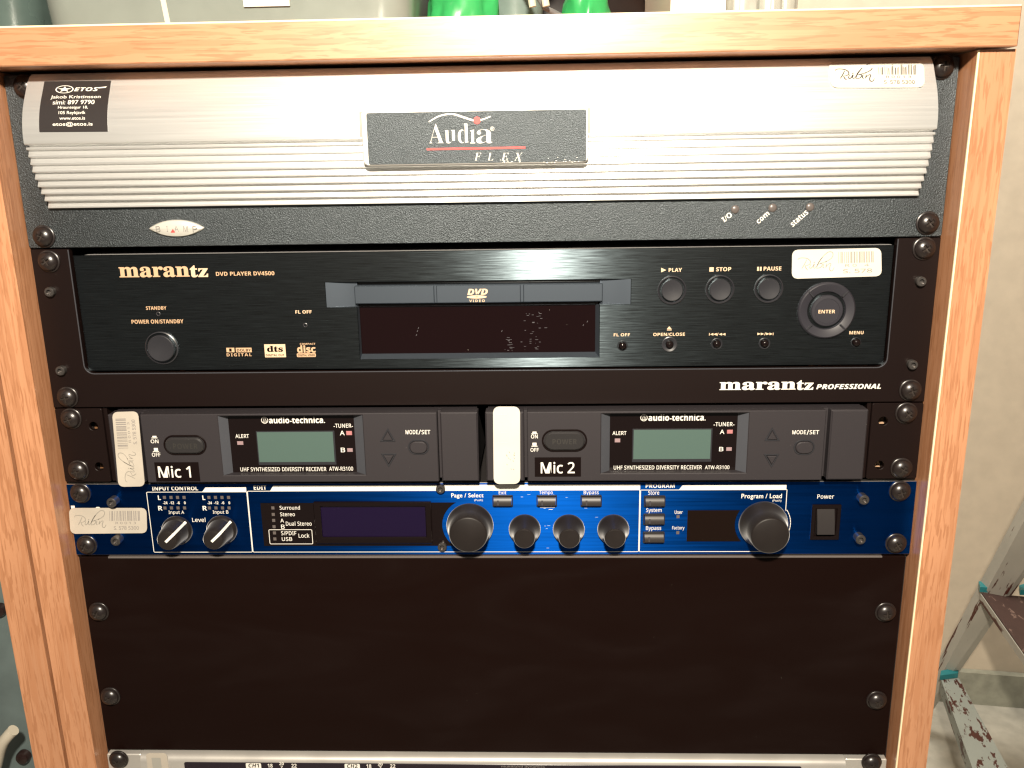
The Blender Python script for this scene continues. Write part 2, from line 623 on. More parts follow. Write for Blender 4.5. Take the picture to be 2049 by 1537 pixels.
def owner_print(mb, fn, w=.0105, ink=0, faint=0, number='R 0 0 1 3', phone='S. 578 5300'):
    """script name, barcode and numbers in the unit square of the sticker"""
    def sfn(x, y):
        return fn((x - 120) / 1530, 1 - (y - 170) / 435)
    for st in SCRIPT:
        P = [Vector(p) for p in st]
        ribbon(mb, st, w * 1530 * .80, sfn, ink)
    rnd = random.Random(3)
    u = .52
    while u < .915:
        wd = rnd.choice((.005, .005, .008, .012))
        mb.add([fn(u, .50), fn(u + wd, .50), fn(u + wd, .89), fn(u, .89)], [(0, 1, 2, 3)], faint)
        u += wd + rnd.choice((.005, .006, .006, .013, .018))
    if number:
        put_text(mb, number, lambda a, b: fn(.595 + .265 * a, .37 + .09 * b), 'sans', mi=faint)
    if phone:
        put_text(mb, phone, lambda a, b: fn(.57 + .325 * a, .145 + .14 * b), 'sans', mi=faint, offset=.008)

def sticker(parent, corners, mats, r=.10, aspect=3.3, dfn=None, printer=None, label=None, thick=.25, nu=1):
    """corners: four world (x, z): lower-left, lower-right, upper-right, upper-left; dfn(x, z) depth of the carrying face"""
    c = [Vector(q) for q in corners]
    def xz(u, v):
        return c[0] * (1 - u) * (1 - v) + c[1] * u * (1 - v) + c[2] * u * v + c[3] * (1 - u) * v
    def at(u, v, lift):
        q = xz(u, v)
        return (q.x, dfn(q.x, q.y) + lift, q.y)
    mb = MB()
    ru, rv = r / aspect, r
    nv = 14 if nu > 1 else 8
    # rows following the rounded outline so the sheet can bend with the face
    def ucut(v):
        if rv <= 0:
            return 0
        t = max(0, 1 - min(v, 1 - v) / rv)
        return ru * (1 - math.sqrt(max(0, 1 - t * t)))
    vlist = sorted(set([0, rv * .12, rv * .3, rv * .6, rv] + [rv + (1 - 2 * rv) * k / nv for k in range(nv + 1)] + [1 - rv * .6, 1 - rv * .3, 1 - rv * .12, 1]))
    U = [0, .25, .5, .75, 1]
    vs, fs = [], []
    for lift in (thick, 0.0):
        for v in vlist:
            k = ucut(v)
            for u in U:
                vs.append(at(k + (1 - 2 * k) * u, v, lift))
    nr, nc = len(vlist), len(U)
    def ix(l, i, j):
        return l * nr * nc + i * nc + j
    for i in range(nr - 1):
        for j in range(nc - 1):
            fs.append((ix(0, i, j), ix(0, i, j + 1), ix(0, i + 1, j + 1), ix(0, i + 1, j)))
        for j in (0, nc - 1):
            fs.append((ix(0, i, j), ix(0, i + 1, j), ix(1, i + 1, j), ix(1, i, j)))
    for i in (0, nr - 1):
        for j in range(nc - 1):
            fs.append((ix(0, i, j), ix(0, i, j + 1), ix(1, i, j + 1), ix(1, i, j)))
    mb.add(vs, fs)
    o = build('sticker', mb, mats[0], parent, label)
    if printer:
        pm = MB()
        printer(pm, lambda u, v: at(u, v, thick + .1))
        build_flat('print', pm, mats[1:], o)
    return o

# ------------------------------------------------------------------ fasteners
def screw_mesh():
    mb = MB()
    mb.lathe(0, 0, [(6.0, 0), (6.0, .9), (5.7, 1.15), (4.6, 1.2)], 40)
    seg, vs, fs = 48, [], []
    rr = [0.0, .45, .9, 1.3, 1.7, 2.1, 2.5, 3.0, 3.6, 4.2, 4.7, 5.05, 5.2]
    for r in rr:
        for s in range(seg):
            a = 2 * math.pi * s / seg
            x, z = r * math.cos(a), r * math.sin(a)
            d = 1.2 + 3.5 * math.sqrt(max(0, 1 - (r / 5.35) ** 2))
            if (abs(x) < .62 and abs(z) < 2.4) or (abs(z) < .62 and abs(x) < 2.4):
                d -= 1.5 * (1 - .5 * r / 2.5)
            vs.append((x, d, z))
    for k in range(len(rr) - 1):
        for s in range(seg):
            t = (s + 1) % seg
            fs.append((k * seg + s, k * seg + t, (k + 1) * seg + t, (k + 1) * seg + s))
    for f in fs:
        c = [sum(vs[i][q] for i in f) / 4 for q in range(3)]
        rr_ = math.hypot(c[0], c[2])
        deep = c[1] < 1.2 + 3.5 * math.sqrt(max(0, 1 - (rr_ / 5.35) ** 2)) - .25
        mb.add([vs[i] for i in f], [(0, 1, 2, 3)], 1 if deep else 0)
    k0 = len(rr) - 1
    base = [(5.2 * math.cos(2 * math.pi * s / seg), 1.0, 5.2 * math.sin(2 * math.pi * s / seg)) for s in range(seg)]
    top = [vs[k0 * seg + s] for s in range(seg)]
    mb.add(base + top, [(s, (s + 1) % seg, seg + (s + 1) % seg, seg + s) for s in range(seg)])
    return mb

SCREW = None

def rack_screw(parent, px, py, d=0.0, lift=3.0):
    """px, py: centre of the head as photographed"""
    global SCREW
    x, z = W(px, py, d + lift)
    if SCREW is None:
        o = build('rack_screw', screw_mesh(), ['screw', 'worn_steel'], parent, loc=(0, 0, 0), smooth=40)
        SCREW = o.data
        ORIGIN[o.name] = Vector((x, -d, z))
        o.location = (Vector((x, -d, z)) - ORIGIN[parent.name]) * MM
    else:
        o = link('rack_screw', SCREW, (x, -d, z), parent)
    o.rotation_euler = (0, random.uniform(0, 3.14), 0)
    return o

def hex_bolt(parent, px, py, d=0.0, r=2.6, h=4.0):
    x, z = W(px, py, d + h)
    mb = MB()
    mb.lathe(x, z, [(r * 1.05, d - 1), (r * 1.05, d + h - .5), (r * .9, d + h), (r * .55, d + h), (r * .5, d + h - 1.6), (0.001, d + h - 1.7)], 20)
    return build('hex_bolt', mb, 'bolt', parent)

def round_button(name, parent, px, py, r_out, r_cap, d, h, mat='black_soft', ring='black_soft', dome=.6):
    x, z = W(px, py, d)
    k = W(px + 100, py, d)[0] - x
    ro, rc = r_out * k / 100, r_cap * k / 100
    mb = MB()
    mb.lathe(x, z, [(ro, d - .6), (ro, d + .9), (ro * .94, d + 1.2), (rc * 1.16, d + .5), (rc * 1.14, d - 2.2), (rc * .9, d - 2.3)], 36)
    o = build(name, mb, ring, parent)
    cb = MB()
    cb.lathe(x, z, [(rc, d - 2.5), (rc, d + h - .5), (rc * .94, d + h - .1), (rc * .7, d + h - .25), (rc * .35, d + h - .45), (.001, d + h - .5)], 36)
    build('cap', cb, mat, o)
    return o

# =================================================================== SETTING
def room():
    zf = -1000.0
    a, b = H(1915, 1398, zf), H(2049, 1409, zf)
    t = (b - a); t.z = 0; t.normalize()
    n = Vector((t.y, -t.x, 0))                          # towards the viewer
    if n.y > 0:
        n = -n
    P, Q = a - t * 3200, a + t * 1500
    mb = MB()
    back = -n * 80
    def quadbox(p, q, z0, z1, off0, off1):
        p0, q0, p1, q1 = p + n * off0, q + n * off0, p + n * off1, q + n * off1
        return [(p0.x, p0.y, z0), (q0.x, q0.y, z0), (q1.x, q1.y, z0), (p1.x, p1.y, z0),
                (p0.x, p0.y, z1), (q0.x, q0.y, z1), (q1.x, q1.y, z1), (p1.x, p1.y, z1)]
    mb.hexa(quadbox(P, Q, zf - 20, 1400, -80, 0))
    w = build('wall', mb, 'wall'); w['kind'] = 'structure'
    d = (H(1980, 1350, zf) - H(1980, 1403, zf)).length
    hz = 62
    sb = MB()
    sb.hexa(quadbox(P, Q, zf, zf + hz, 0.5, 14))
    s = build('skirting', sb, 'skirting'); s['kind'] = 'structure'
    fb = MB()
    fb.hexa([(-3000, -1500, zf - 30), (3000, -1500, zf - 30), (3000, 4000, zf - 30), (-3000, 4000, zf - 30),
             (-3000, -1500, zf), (3000, -1500, zf), (3000, 4000, zf), (-3000, 4000, zf)])
    f = build('floor', fb, 'floor'); f['kind'] = 'structure'

M['wall'] = plain('beige_wall_paint', (0.62, 0.53, 0.41), .7, bump=(25, .15, 3), vary=.05)
M['skirting'] = plain('grey_skirting_paint', (0.30, 0.30, 0.24), .55, vary=.2)
M['floor'] = plain('grey_floor_vinyl', (0.42, 0.40, 0.34), .5, vary=.12)

def chipped(name, paint, chip, scale, thr, rough=.5):
    m, nt, p = new_mat(name)
    n = N(nt, 'ShaderNodeTexNoise'); n.inputs['Scale'].default_value = 1; n.inputs['Detail'].default_value = 5
    n.inputs['Roughness'].default_value = .6
    nt.links.new(coords(nt, scale), n.inputs['Vector'])
    n2 = N(nt, 'ShaderNodeTexNoise'); n2.inputs['Scale'].default_value = 1; n2.inputs['Detail'].default_value = 3
    nt.links.new(coords(nt, (14, 14, 14)), n2.inputs['Vector'])
    base = mixc(nt, n2.outputs['Fac'], tuple(c * .8 for c in paint), tuple(c * 1.2 for c in paint))
    nt.links.new(mixc(nt, ramp(nt, n.outputs['Fac'], [(thr, g(0)), (thr + .02, g(1))]), base, chip), p.inputs['Base Color'])
    p.inputs['Roughness'].default_value = rough
    b = N(nt, 'ShaderNodeBump'); b.inputs['Strength'].default_value = .4; b.inputs['Distance'].default_value = 1 * MM
    nt.links.new(n.outputs['Fac'], b.inputs['Height']); nt.links.new(b.outputs[0], p.inputs['Normal'])
    return m

def align(o, direction):
    """turn the object's own z axis along the piece without moving it"""
    r = direction.normalized().to_track_quat('Z', 'X')
    o.data.transform(r.to_matrix().to_4x4().inverted())
    o.rotation_euler = r.to_euler()
    return o

def step_ladder():
    M['ladder_tread'] = chipped('chipped_grey_tread', (0.26, 0.28, 0.25), (0.060, 0.016, 0.010), (110, 110, 38), .545)
    M['ladder_rail'] = chipped('stained_grey_rail', (0.40, 0.385, 0.335), (0.075, 0.020, 0.012), (75, 75, 9), .615)
    M['ladder_worn'] = chipped('worn_brown_tread', (0.050, 0.024, 0.019), (0.16, 0.10, 0.08), (110, 110, 40), .60, .7)
    M['ladder_cap'] = plain('teal_plastic_cap', (0.02, 0.19, 0.21), .4)
    z1, z2 = -680.0, -850.0
    root = thing('step_ladder', 'old grey step ladder with rust brown chipped paint and teal end caps', 'ladder', H(1985, 1500, -1000))
    # rail: a flat bar from above the upper tread down to the floor
    aL, aR, bL, bR = H(1972, 1186, z1), H(2024, 1192, z1), H(1886, 1346, z2), H(1917, 1348, z2)
    def at(p, q, z):
        return p + (q - p) * ((z - p.z) / (q.z - p.z))
    back = Vector((0, 1, 0)) * 22
    top, bot = 150.0, -1000.0
    mb = MB()
    p = [at(aL, bL, bot), at(aR, bR, bot), at(aR, bR, bot) + back, at(aL, bL, bot) + back,
         at(aL, bL, top), at(aR, bR, top), at(aR, bR, top) + back, at(aL, bL, top) + back]
    mb.hexa([tuple(q) for q in p])
    align(build('rail', mb, 'ladder_rail', root), aL - bL)
    def tread(corners, z, mat, th):
        q = [H(x, y, z) for x, y in corners]
        m = MB()
        m.hexa([(v.x, v.y, z - th) for v in q] + [(v.x, v.y, z) for v in q])
        return align(build('tread', m, mat, root), q[1] - q[0])
    tread([(1883, 1360), (1968, 1600), (2052, 1600), (1917, 1354)], z2, 'ladder_tread', 22)
    tread([(1964, 1186), (2110, 1393), (2230, 1380), (2075, 1196)], z1, 'ladder_worn', 2)
    # grey lip along the upper tread
    q = [H(1962, 1187, z1 - 1), H(2108, 1394, z1 - 1), H(2114, 1393, z1 - 1), H(1967, 1186, z1 - 1)]
    m = MB(); m.hexa([(v.x, v.y, z1 - 14) for v in q] + [(v.x, v.y, z1 - 2.2) for v in q])
    align(build('tread_lip', m, 'ladder_rail', root), q[1] - q[0])
    for (cs, z) in (([(1882, 1352), (1880, 1362), (1916, 1357), (1918, 1345)], z2), ([(2038, 1182), (2040, 1192), (2056, 1192), (2052, 1178)], z1), ([(1957, 1174), (1960, 1186), (1990, 1188), (1988, 1174)], z1)):
        q = [H(x, y, z) for x, y in cs]
        m = MB(); m.hexa([(v.x, v.y, z + 1) for v in q] + [(v.x, v.y, z + 9) for v in q])
        build('end_cap', m, 'ladder_cap', root)

# =================================================================== CABINET
def cabinet():
    root = thing('rack_cabinet', 'oak laminate equipment cabinet with its door folded open, framing the rack', 'cabinet', (0, 200, -1000))
    # top board
    D = 22
    x1 = 257.8
    mb = MB()
    y0, y1 = -D, 520
    zt, zb = 19.6, 1.55
    mb.prism([(-400, zb), (x1, zb), (x1, zt), (-400, zt)], -520, D, ch=.6)
    tb = build('top_board', mb, 'oak_x', root)
    e = MB()  # cream strip paints the light caught along the board's rounded top edge
    e.sweep_x([(D - .5, zt - .5), (D + .15, zt - .55), (D + .12, zt + .25), (D - 4, zt + .3), (D - 4, zt - .2)], -400, x1 - .6)
    build('pale_edge_line', e, 'oak_edge', tb)
    # side boards: front edge leans back a little towards the floor
    def side(xa, xb, mat, name, zt_, lean=(16.2, 9.6), ztop=0.9):
        m = MB()
        def fr(z):
            return lean[0] + (lean[1] - lean[0]) * (-z / 400.0)
        pts = []
        for z in (-1000, ztop):
            f = lean[1] if z < -400 else fr(z)
            pts.append(f)
        zl = [-1000.0, -480.0, ztop]
        fl = [fr(-480) if False else lean[1] - 1.3, lean[1] - 1.3, fr(ztop)]
        prof = [(-520, -1000)] + [(f, z) for f, z in zip(fl, zl)] + [(-520, ztop)]
        m.sweep_x(prof, xa, xb)
        o = build(name, m, mat, root)
        return o, fr
    sr, fr = side(242.6, 260.2, 'oak_z', 'side_board', 0)
    sl, _ = side(-259.8, -242.4, 'oak_z', 'side_board', 0)
    for x0, x1_, par in ((242.35, 243.2, sr),):
        m = MB()
        f0, f1 = fr(.8), 9.6 - 1.3
        m.add([(x0, f0 - .8, .8), (x1_, f0 - .8, .8), (x1_, f0 + .12, .8), (x0, f0 + .12, .8),
               (x0, f1 - .8, -480), (x1_, f1 - .8, -480), (x1_, f1 + .12, -480), (x0, f1 + .12, -480)],
              [(0, 1, 2, 3), (4, 5, 6, 7), (0, 1, 5, 4), (1, 2, 6, 5), (2, 3, 7, 6), (3, 0, 4, 7)])
        build('pale_edge_line', m, 'oak_edge', par)
    d, _ = side(-281.5, -262.2, 'oak_z', 'door', 0, lean=(15.6, 9.4), ztop=-2.5)
    hm = MB()
    hm.box(-262.2, -259.8, -1000, -4, -60, 4)
    build('hinge_strip', hm, 'oak_dark', root)
    bm_ = MB()
    bm_.box(-259.5, 259.5, -1000, .9, -519, -505)
    build('back_panel', bm_, 'inside', root)
    for xa, xb in ((-242.0, -224), (224, 242.0)):
        m = MB(); m.box(xa, xb, -900, -.2, -40, -4.2)
        build('rack_rail', m, 'inside', root)

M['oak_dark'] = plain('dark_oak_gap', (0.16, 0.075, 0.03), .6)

# =================================================================== SIGNAL PROCESSOR (silver curved cover)
def lerp_table(tab, z):
    for (z0, d0), (z1, d1) in zip(tab, tab[1:]):
        if z <= z0 and z >= z1:
            t = (z - z0) / (z1 - z0)
            return d0 + (d1 - d0) * t
    return tab[-1][1]

COVER = [(-.3, 1.2), (-1.6, 3.2), (-4.5, 6.0), (-9.6, 9.0), (-14.8, 12.1), (-19.6, 14.4), (-25, 16.1), (-30, 17.0), (-34.4, 17.2)]

def cover_depth(z):
    n = len(COVER)
    for i in range(n - 1):
        if z <= COVER[i][0] and z >= COVER[i + 1][0]:
            p0, p1, p2, p3 = COVER[max(i - 1, 0)], COVER[i], COVER[i + 1], COVER[min(i + 2, n - 1)]
            t = (z - p1[0]) / (p2[0] - p1[0])
            return .5 * (2 * p1[1] + (p2[1] - p0[1]) * t + (2 * p0[1] - 5 * p1[1] + 4 * p2[1] - p3[1]) * t * t + (-p0[1] + 3 * p1[1] - 3 * p2[1] + p3[1]) * t ** 3)
    return COVER[0][1] if z > -1 else 15.0

def signal_processor():
    root = thing('signal_processor', 'silver curved-front signal processor with ribbed lower half, topmost unit of the rack', 'rack unit', (0, 0, -88.6))
    zb = -88.5
    m = MB()
    m.box(-241.8, 241.4, zb, -.3, -3, 0, ch=.3, r=1.2)
    panel = build('faceplate', m, 'black_tex', root)
    c = MB(); c.box(-215, 215, -86, -2, -300, -3.2)
    build('chassis', c, 'inside', root)
    # cover profile
    prof = [(.02, -.3)]
    z = -.3
    while z > -34.3:
        prof.append((cover_depth(z), z)); z -= .85
    prof += [(17.2, -34.4), (16.9, -35.1), (16.2, -35.4), (12.6, -35.5), (12.4, -36.5)]
    tab = [(-37.3, 15.9), (-41, 14.9), (-49.5, 13.0), (-56.5, 9.9), (-63.5, 5.6), (-67.2, 3.2)]
    zt = [-37.4 - 3.7 * i for i in range(9)]
    for i, zz in enumerate(zt):
        d = lerp_table(tab, zz)
        nd = lerp_table(tab, zt[i + 1]) if i < 8 else 0
        gr = max(.6, min(d, nd) - 1.1)
        prof += [(d - .35, zz + .75), (d, zz + .45), (d, zz - .25), (d - .4, zz - .5)]
        if i < 8:
            prof += [(gr + .2, zz - .65), (gr, zz - 1.1), (gr + .25, zz - 1.7)]
    prof.append((.02, zt[-1] - .6))
    m = MB(); m.sweep_x(prof, -226.3, 226.2)
    cov = build('cover', m, 'silver', root, smooth=28)
    # name plate
    x0, x1, z0, z1 = B(724, 1178, 213, 329, 18)
    m = MB(); m.box(x0, x1, z0, z1, 2, 18.3, ch=.5, r=3.0)
    fr = build('nameplate', m, 'silver_flat', root)
    for pa, pb in ((719.5, 726), (1176.5, 1182.5)):  # flat grey strips on the cover paint the shaded slots beside the plate
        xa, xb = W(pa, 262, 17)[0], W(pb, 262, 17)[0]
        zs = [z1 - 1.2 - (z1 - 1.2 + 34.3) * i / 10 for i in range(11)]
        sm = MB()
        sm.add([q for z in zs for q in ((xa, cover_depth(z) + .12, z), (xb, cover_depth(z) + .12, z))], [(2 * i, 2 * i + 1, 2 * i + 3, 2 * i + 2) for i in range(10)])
        build_flat('plate_slot_shade', sm, 'slot_shade', fr)
    x0, x1, z0, z1 = B(735, 1173, 222.5, 326.5, 18.4)
    m = MB(); m.box(x0, x1, z0, z1, 17.5, 18.55, ch=.15, r=1.0)
    build('plate_face', m, 'black_tex', fr)
    t = MB(); d = 18.75
    text(t, 'Aud', 857.5, 938, 247, 287, d, 'serif', offset=-.014)
    poly(t, [(943.2, 285.5), (943.2, 263.5), (941, 262.6), (941, 261), (948.4, 259.5), (948.4, 285.5)], d)
    bar(t, 940.8, 950.8, 285.2, 287, d)
    text(t, 'a', 953, 986, 259, 287, d, 'serif', offset=-.012)
    text(t, '®', 981, 989, 253.5, 262, d, 'plain')
    def pf(x, y):
        X, Z = W(x, y, d); return (X, d, Z)
    ribbon(t, [(858, 244), (880, 232), (905, 228.5), (928, 235), (950, 241.5), (966, 239), (982, 233)], 3.4, pf)
    for ch, a, b in (('F', 949, 963), ('L', 975.5, 987), ('E', 1003, 1018), ('X', 1028, 1046)):
        text(t, ch, a, b, 306, 321, d, 'serif_i', offset=-.012)
    for k in range(40):                                       # worn print along the lower edge
        x = random.choice((random.uniform(1000, 1040), random.uniform(1085, 1170)))
        y = 326 - random.random() ** 2 * 12
        bar(t, x, x + random.uniform(1, 3.5), y - .7, y + .7, d)
    bar(t, 854, 1051, 295, 299, d, mi=1)
    X, Z = W(954.5, 241, d + .1)
    t.flat(circle(X, Z, 1.75), d + .1, mi=1)
    build_flat('lettering', t, ['white_ink', 'red_ink'], fr)
    # oval badge
    x, z = W(353, 457, 1)
    k = (W(408, 457, 1)[0] - W(298, 457, 1)[0]) / 2
    h = (W(353, 440, 1)[1] - W(353, 474, 1)[1]) / 2
    vs, fs = [], []
    seg = 40
    def lens(a, s):
        u = math.cos(a); v = math.sin(a)
        return u * k * s, (1 if v >= 0 else -1) * h * (1 - abs(u) ** 2.2) ** .9 * s
    st = [(1, 0), (1, .8), (.93, 1.5), (.7, 2.0), (.35, 2.35), (.02, 2.4)]
    for s, d in st:
        for i in range(seg):
            a = 2 * math.pi * i / seg
            q = lens(a, s)
            vs.append((x + q[0], d, z + q[1]))
    for j in range(len(st) - 1):
        for i in range(seg):
            i2 = (i + 1) % seg
            fs.append((j * seg + i, j * seg + i2, (j + 1) * seg + i2, (j + 1) * seg + i))
    m = MB(); m.add(vs, fs)
    bd = build('badge', m, 'badge', root)
    t = MB()
    for i, ch in enumerate('BIAMP'):
        c0 = 316 + i * 18.4
        w_ = 2.2 if ch == 'I' else 9
        text(t, ch, c0 - w_ / 2, c0 + w_ / 2, 452.5, 463.5, 2.6, 'sans', offset=-.004)
    poly(t, [(341.5, 465), (350, 465), (345.8, 458)], 2.7, mi=1)
    build_flat('lettering', t, ['grey_ink', 'red_ink'], bd)
    # indicator lenses
    for (px, py), word, (x0, y0, x1, y1) in (((1471, 419), 'I/O', (1446, 441, 1463, 428)), ((1546, 416), 'com', (1515.5, 445.5, 1538, 426)), ((1621, 414.5), 'status', (1583.5, 450.5, 1615, 423))):
        X, Z = W(px, py, .3)
        m = MB(); m.lathe(X, Z, [(2.15, 0), (2.15, .35), (1.95, .6), (1.2, .95), (.001, 1.05)], 24)
        build('indicator_lens', m, 'led_grey', root)
        a = Vector(W(x0, y0, .2)); b = Vector(W(x1, y1, .2))
        u = (b - a); L = u.length; u.normalize(); n = Vector((-u.y, u.x))
        hh = 2.7 if word != 'com' else 2.1
        t = MB()
        put_text(t, word, lambda p, q: ((a + u * L * p + n * hh * (q - .5)).x, .2, (a + u * L * p + n * hh * (q - .5)).y), 'sans_b')
        build_flat('lettering', t, 'white_ink', root)
    # black business-card sticker on the cover
    def corn(pts, dz):
        return [W(x, y, cover_depth(W(x, y, dz)[1])) for x, y in pts]
    cs = corn([(79.5, 264.5), (216.5, 263.5), (222.5, 161.5), (89, 163)], 9)
    def card(pm, fn):
        put_text(pm, 'ETOS', lambda a, b: fn(.47 + .36 * a, .795 + .075 * b), 'sans_bi')
        pm.add([fn(.82, .868), fn(.955, .885), (fn(.93, .858)), fn(.83, .848)], [(0, 1, 2, 3)])
        for rr, wd in ((1.0, .13),):
            n = 36; vs = []
            for i in range(n):
                a = 2 * math.pi * i / n
                for s in (rr, rr - wd):
                    vs.append(fn(.325 + .135 * s * math.cos(a), .835 + .078 * s * math.sin(a)))
            pm.add(vs, [(2 * i, 2 * i + 1, (2 * i + 3) % (2 * n), (2 * i + 2) % (2 * n)) for i in range(n)])
        star = []
        for i in range(10):
            a = math.pi / 2 + i * math.pi / 5
            s = 1 if i % 2 == 0 else .36
            star.append((.325 + .105 * s * math.cos(a), .835 + .062 * s * math.sin(a)))
        ctr = fn(.325, .835)
        pm.add([ctr] + [fn(u, v) for u, v in star], [(0, 1 + i, 1 + (i + 1) % 10) for i in range(10)])
        for body, u0, u1, v0, v1 in (('Jakob Kristinsson', .14, .88, .635, .715), ('sími: 897 9790', .185, .80, .535, .62), ('Hraunteigur 18,', .27, .71, .435, .505),
                                     ('105 Reykjavík', .285, .68, .325, .405), ('www.etos.is', .30, .675, .235, .295), ('etos@etos.is', .20, .785, .10, .19)):
            put_text(pm, body, lambda a, b: fn(u0 + (u1 - u0) * a, v0 + (v1 - v0) * b), 'plain', offset=.006)
    sticker(root, cs, ['card_black', 'white_ink'], r=.012, aspect=1.3, dfn=lambda x, z: cover_depth(z), printer=card, nu=2, label='black contact card sticker', thick=.3)
    # owner's sticker, curling at its edges
    cs = corn([(1661, 176), (1849, 175.5), (1847, 124.5), (1655.5, 124)], 6)
    zlo = cs[0][1]
    def curl(x, z):
        return cover_depth(z) + .25 + .5 * math.sin(x * .9) ** 2 * max(0, 1 - abs(z - zlo) / 2.5) + (.5 if z > -5 else 0) * abs(math.sin(x * .8))
    sticker(root, cs, ['paper', 'black_ink', 'dark_ink'], r=.26, aspect=3.6, dfn=curl, nu=2, printer=lambda pm, fn: owner_print(pm, fn, ink=0, faint=1), label='white barcode sticker with curled edges', thick=.4)
    for q in ((45, 173), (1889, 133), (83, 474), (1860, 447)):
        rack_screw(root, *q)

# =================================================================== DISC PLAYER
def disc_player():
    root = thing('disc_player', 'black disc player with brushed fascia, tray and round buttons, in a rack surround', 'disc player', (0, 0, -177.5))
    zt, zb = -89.2, -177.6
    xl0, zl = W(152, 749, 0); xr0, zr = W(1780, 735, 0)
    zi = (zl + zr) / 2 + .1
    xi0, xi1 = -220.6, 219.2
    # U-shaped surround
    rr = 5.0
    arc = lambda cx, cz, a0, a1: [(cx + rr * math.cos(math.radians(a0 + (a1 - a0) * k / 6)), cz + rr * math.sin(math.radians(a0 + (a1 - a0) * k / 6))) for k in range(7)]
    loop = [(-241.3, zb), (241.2, zb), (241.2, zt), (xi1, zt)] + arc(xi1 - rr, zi + rr, 0, -90) + arc(xi0 + rr, zi + rr, -90, -180) + [(xi0, zt), (-241.3, zt)]
    m = MB(); m.prism(loop, -4.2, 0, ch=.35)
    build('rack_surround', m, 'black_sat', root)
    rim = MB()
    inner = [(xi1, zt - .4)] + arc(xi1 - rr, zi + rr, 0, -90) + arc(xi0 + rr, zi + rr, -90, -180) + [(xi0, zt - .4)]
    # lit edge of the opening, its brightness painted as a paler rim
    vs, fs = [], []
    for i, (x, z) in enumerate(inner):
        t = Vector(inner[min(i + 1, len(inner) - 1)]) - Vector(inner[max(i - 1, 0)])
        t.normalize(); n = Vector((-t.y, t.x))
        cx = Vector((x, z))
        for s, d in ((-.34, .02), (-.05, .06), (.10, -.4)):
            q = cx + n * s * (-1)
            vs.append((q.x, d, q.y))
    for i in range(len(inner) - 1):
        for k in range(2):
            fs.append((i * 3 + k, i * 3 + k + 1, i * 3 + 4 + k, i * 3 + 3 + k))
    rim.add(vs, fs)
    build('surround_rim', rim, 'rim', root)
    ch = MB(); ch.box(-214.5, 218.4, -156, -95.5, -260, -24)
    ch.box(-214.5, 218.4, -95.0, -92.97, -260, -3.95)
    build('chassis', ch, 'lid_grey', root)
    # fascia with a T-shaped opening
    F = -2.6
    zf = -92.9
    a = B(652, 1262, 562, 612, F); b = B(718, 1199, 612, 717, F)
    hole = [(a[0], a[3]), (a[0], a[2]), (b[0], a[2]), (b[0], b[2]), (b[1], b[2]), (b[1], a[2]), (a[1], a[2]), (a[1], a[3])]
    outer = rrect(-219.9, 218.6, -157.2, zf, .0)
    m = MB(); m.prism(outer, F - 1.2, F, holes=[hole], ch=.3)
    fas = build('fascia', m, 'fascia', root)
    m = MB(); m.box(a[0] - 3, a[1] + 3, b[2] - 3, a[3] + 3, F - 14, F - 9.5)
    build('tray_bay', m, 'inside', root)
    # scooped finger rests either side of the tray
    for s in (0, 1):
        xa, xb = (a[0], B(652, 714, 562, 612, F)[1]) if s == 0 else (B(1201, 1262, 562, 612, F)[0], a[1])
        z0, z1 = a[2], a[3]
        vs, fs = [], []
        n = 12
        for i in range(n + 1):
            u = i / n
            x = xa + (xb - xa) * u
            w = u if s == 0 else 1 - u
            d = F - .15 - 2.0 * (math.sin(w * math.pi / 2) ** 1.1)
            vs += [(x, d, z0), (x, d, z1)]
        fs = [(2 * i, 2 * i + 1, 2 * i + 3, 2 * i + 2) for i in range(n)]
        m = MB(); m.add(vs, fs)
        build('finger_rest', m, 'pad', root)
    # tray
    T = F + 1.3
    z0, z1 = B(708, 1206, 569.5, 606.5, T)[2:]
    x0, x1 = B(709, 1206, 569, 606, T)[:2]
    m = MB()
    m.box(x0, x1, z0, z1, F - 9, T - .9, ch=.5, r=.6)
    tray = build('disc_tray', m, 'pad', root)
    for pa, pb, dd in ((709, 869, 0), (873, 1042, .25), (1047, 1206, 0)):
        q = B(pa, pb, 569.5, 606.5, T)
        m = MB(); m.box(q[0], q[1], z0 + .15, z1 - .15, T - 2, T + dd, ch=.45, r=.5)
        build('tray_panel', m, 'pad', tray)
    lt = MB(); d = T + .45
    text(lt, 'DVD', 935, 976, 578, 590, d, 'sans_bi', offset=.02)
    X0, X1, Z0, Z1 = B(934, 974, 591, 597.5, d)
    lt.flat(circle((X0 + X1) / 2, (Z0 + Z1) / 2, (X1 - X0) / 2, 32, (Z1 - Z0) / 2), d, holes=[circle((X0 + X1) / 2, (Z0 + Z1) / 2, (X1 - X0) / 12, 12, (Z1 - Z0) / 10)[::-1]])
    text(lt, 'VIDEO', 939, 970, 599.5, 604.5, d, 'sans_b', spacing=1.35)
    build_flat('lettering', lt, 'tan_ink', tray)
    # dark ledge and mechanism above and below the tray
    m = MB(); q = B(712, 1202, 562, 566, F); m.box(q[0], q[1], q[3] - 1.6, q[3] - .4, F - 9.3, F - 4)
    build('tray_ledge', m, 'black_gloss', root)
    # display
    g0 = B(722, 1191, 614, 706, F - 4)
    m = MB(); m.box(g0[0], g0[1], g0[2], g0[3] + 1.0, F - 9, F - 4)
    dwin = build('display_window', m, 'glass_dark', root)
    sc = MB(); rnd = random.Random(21)
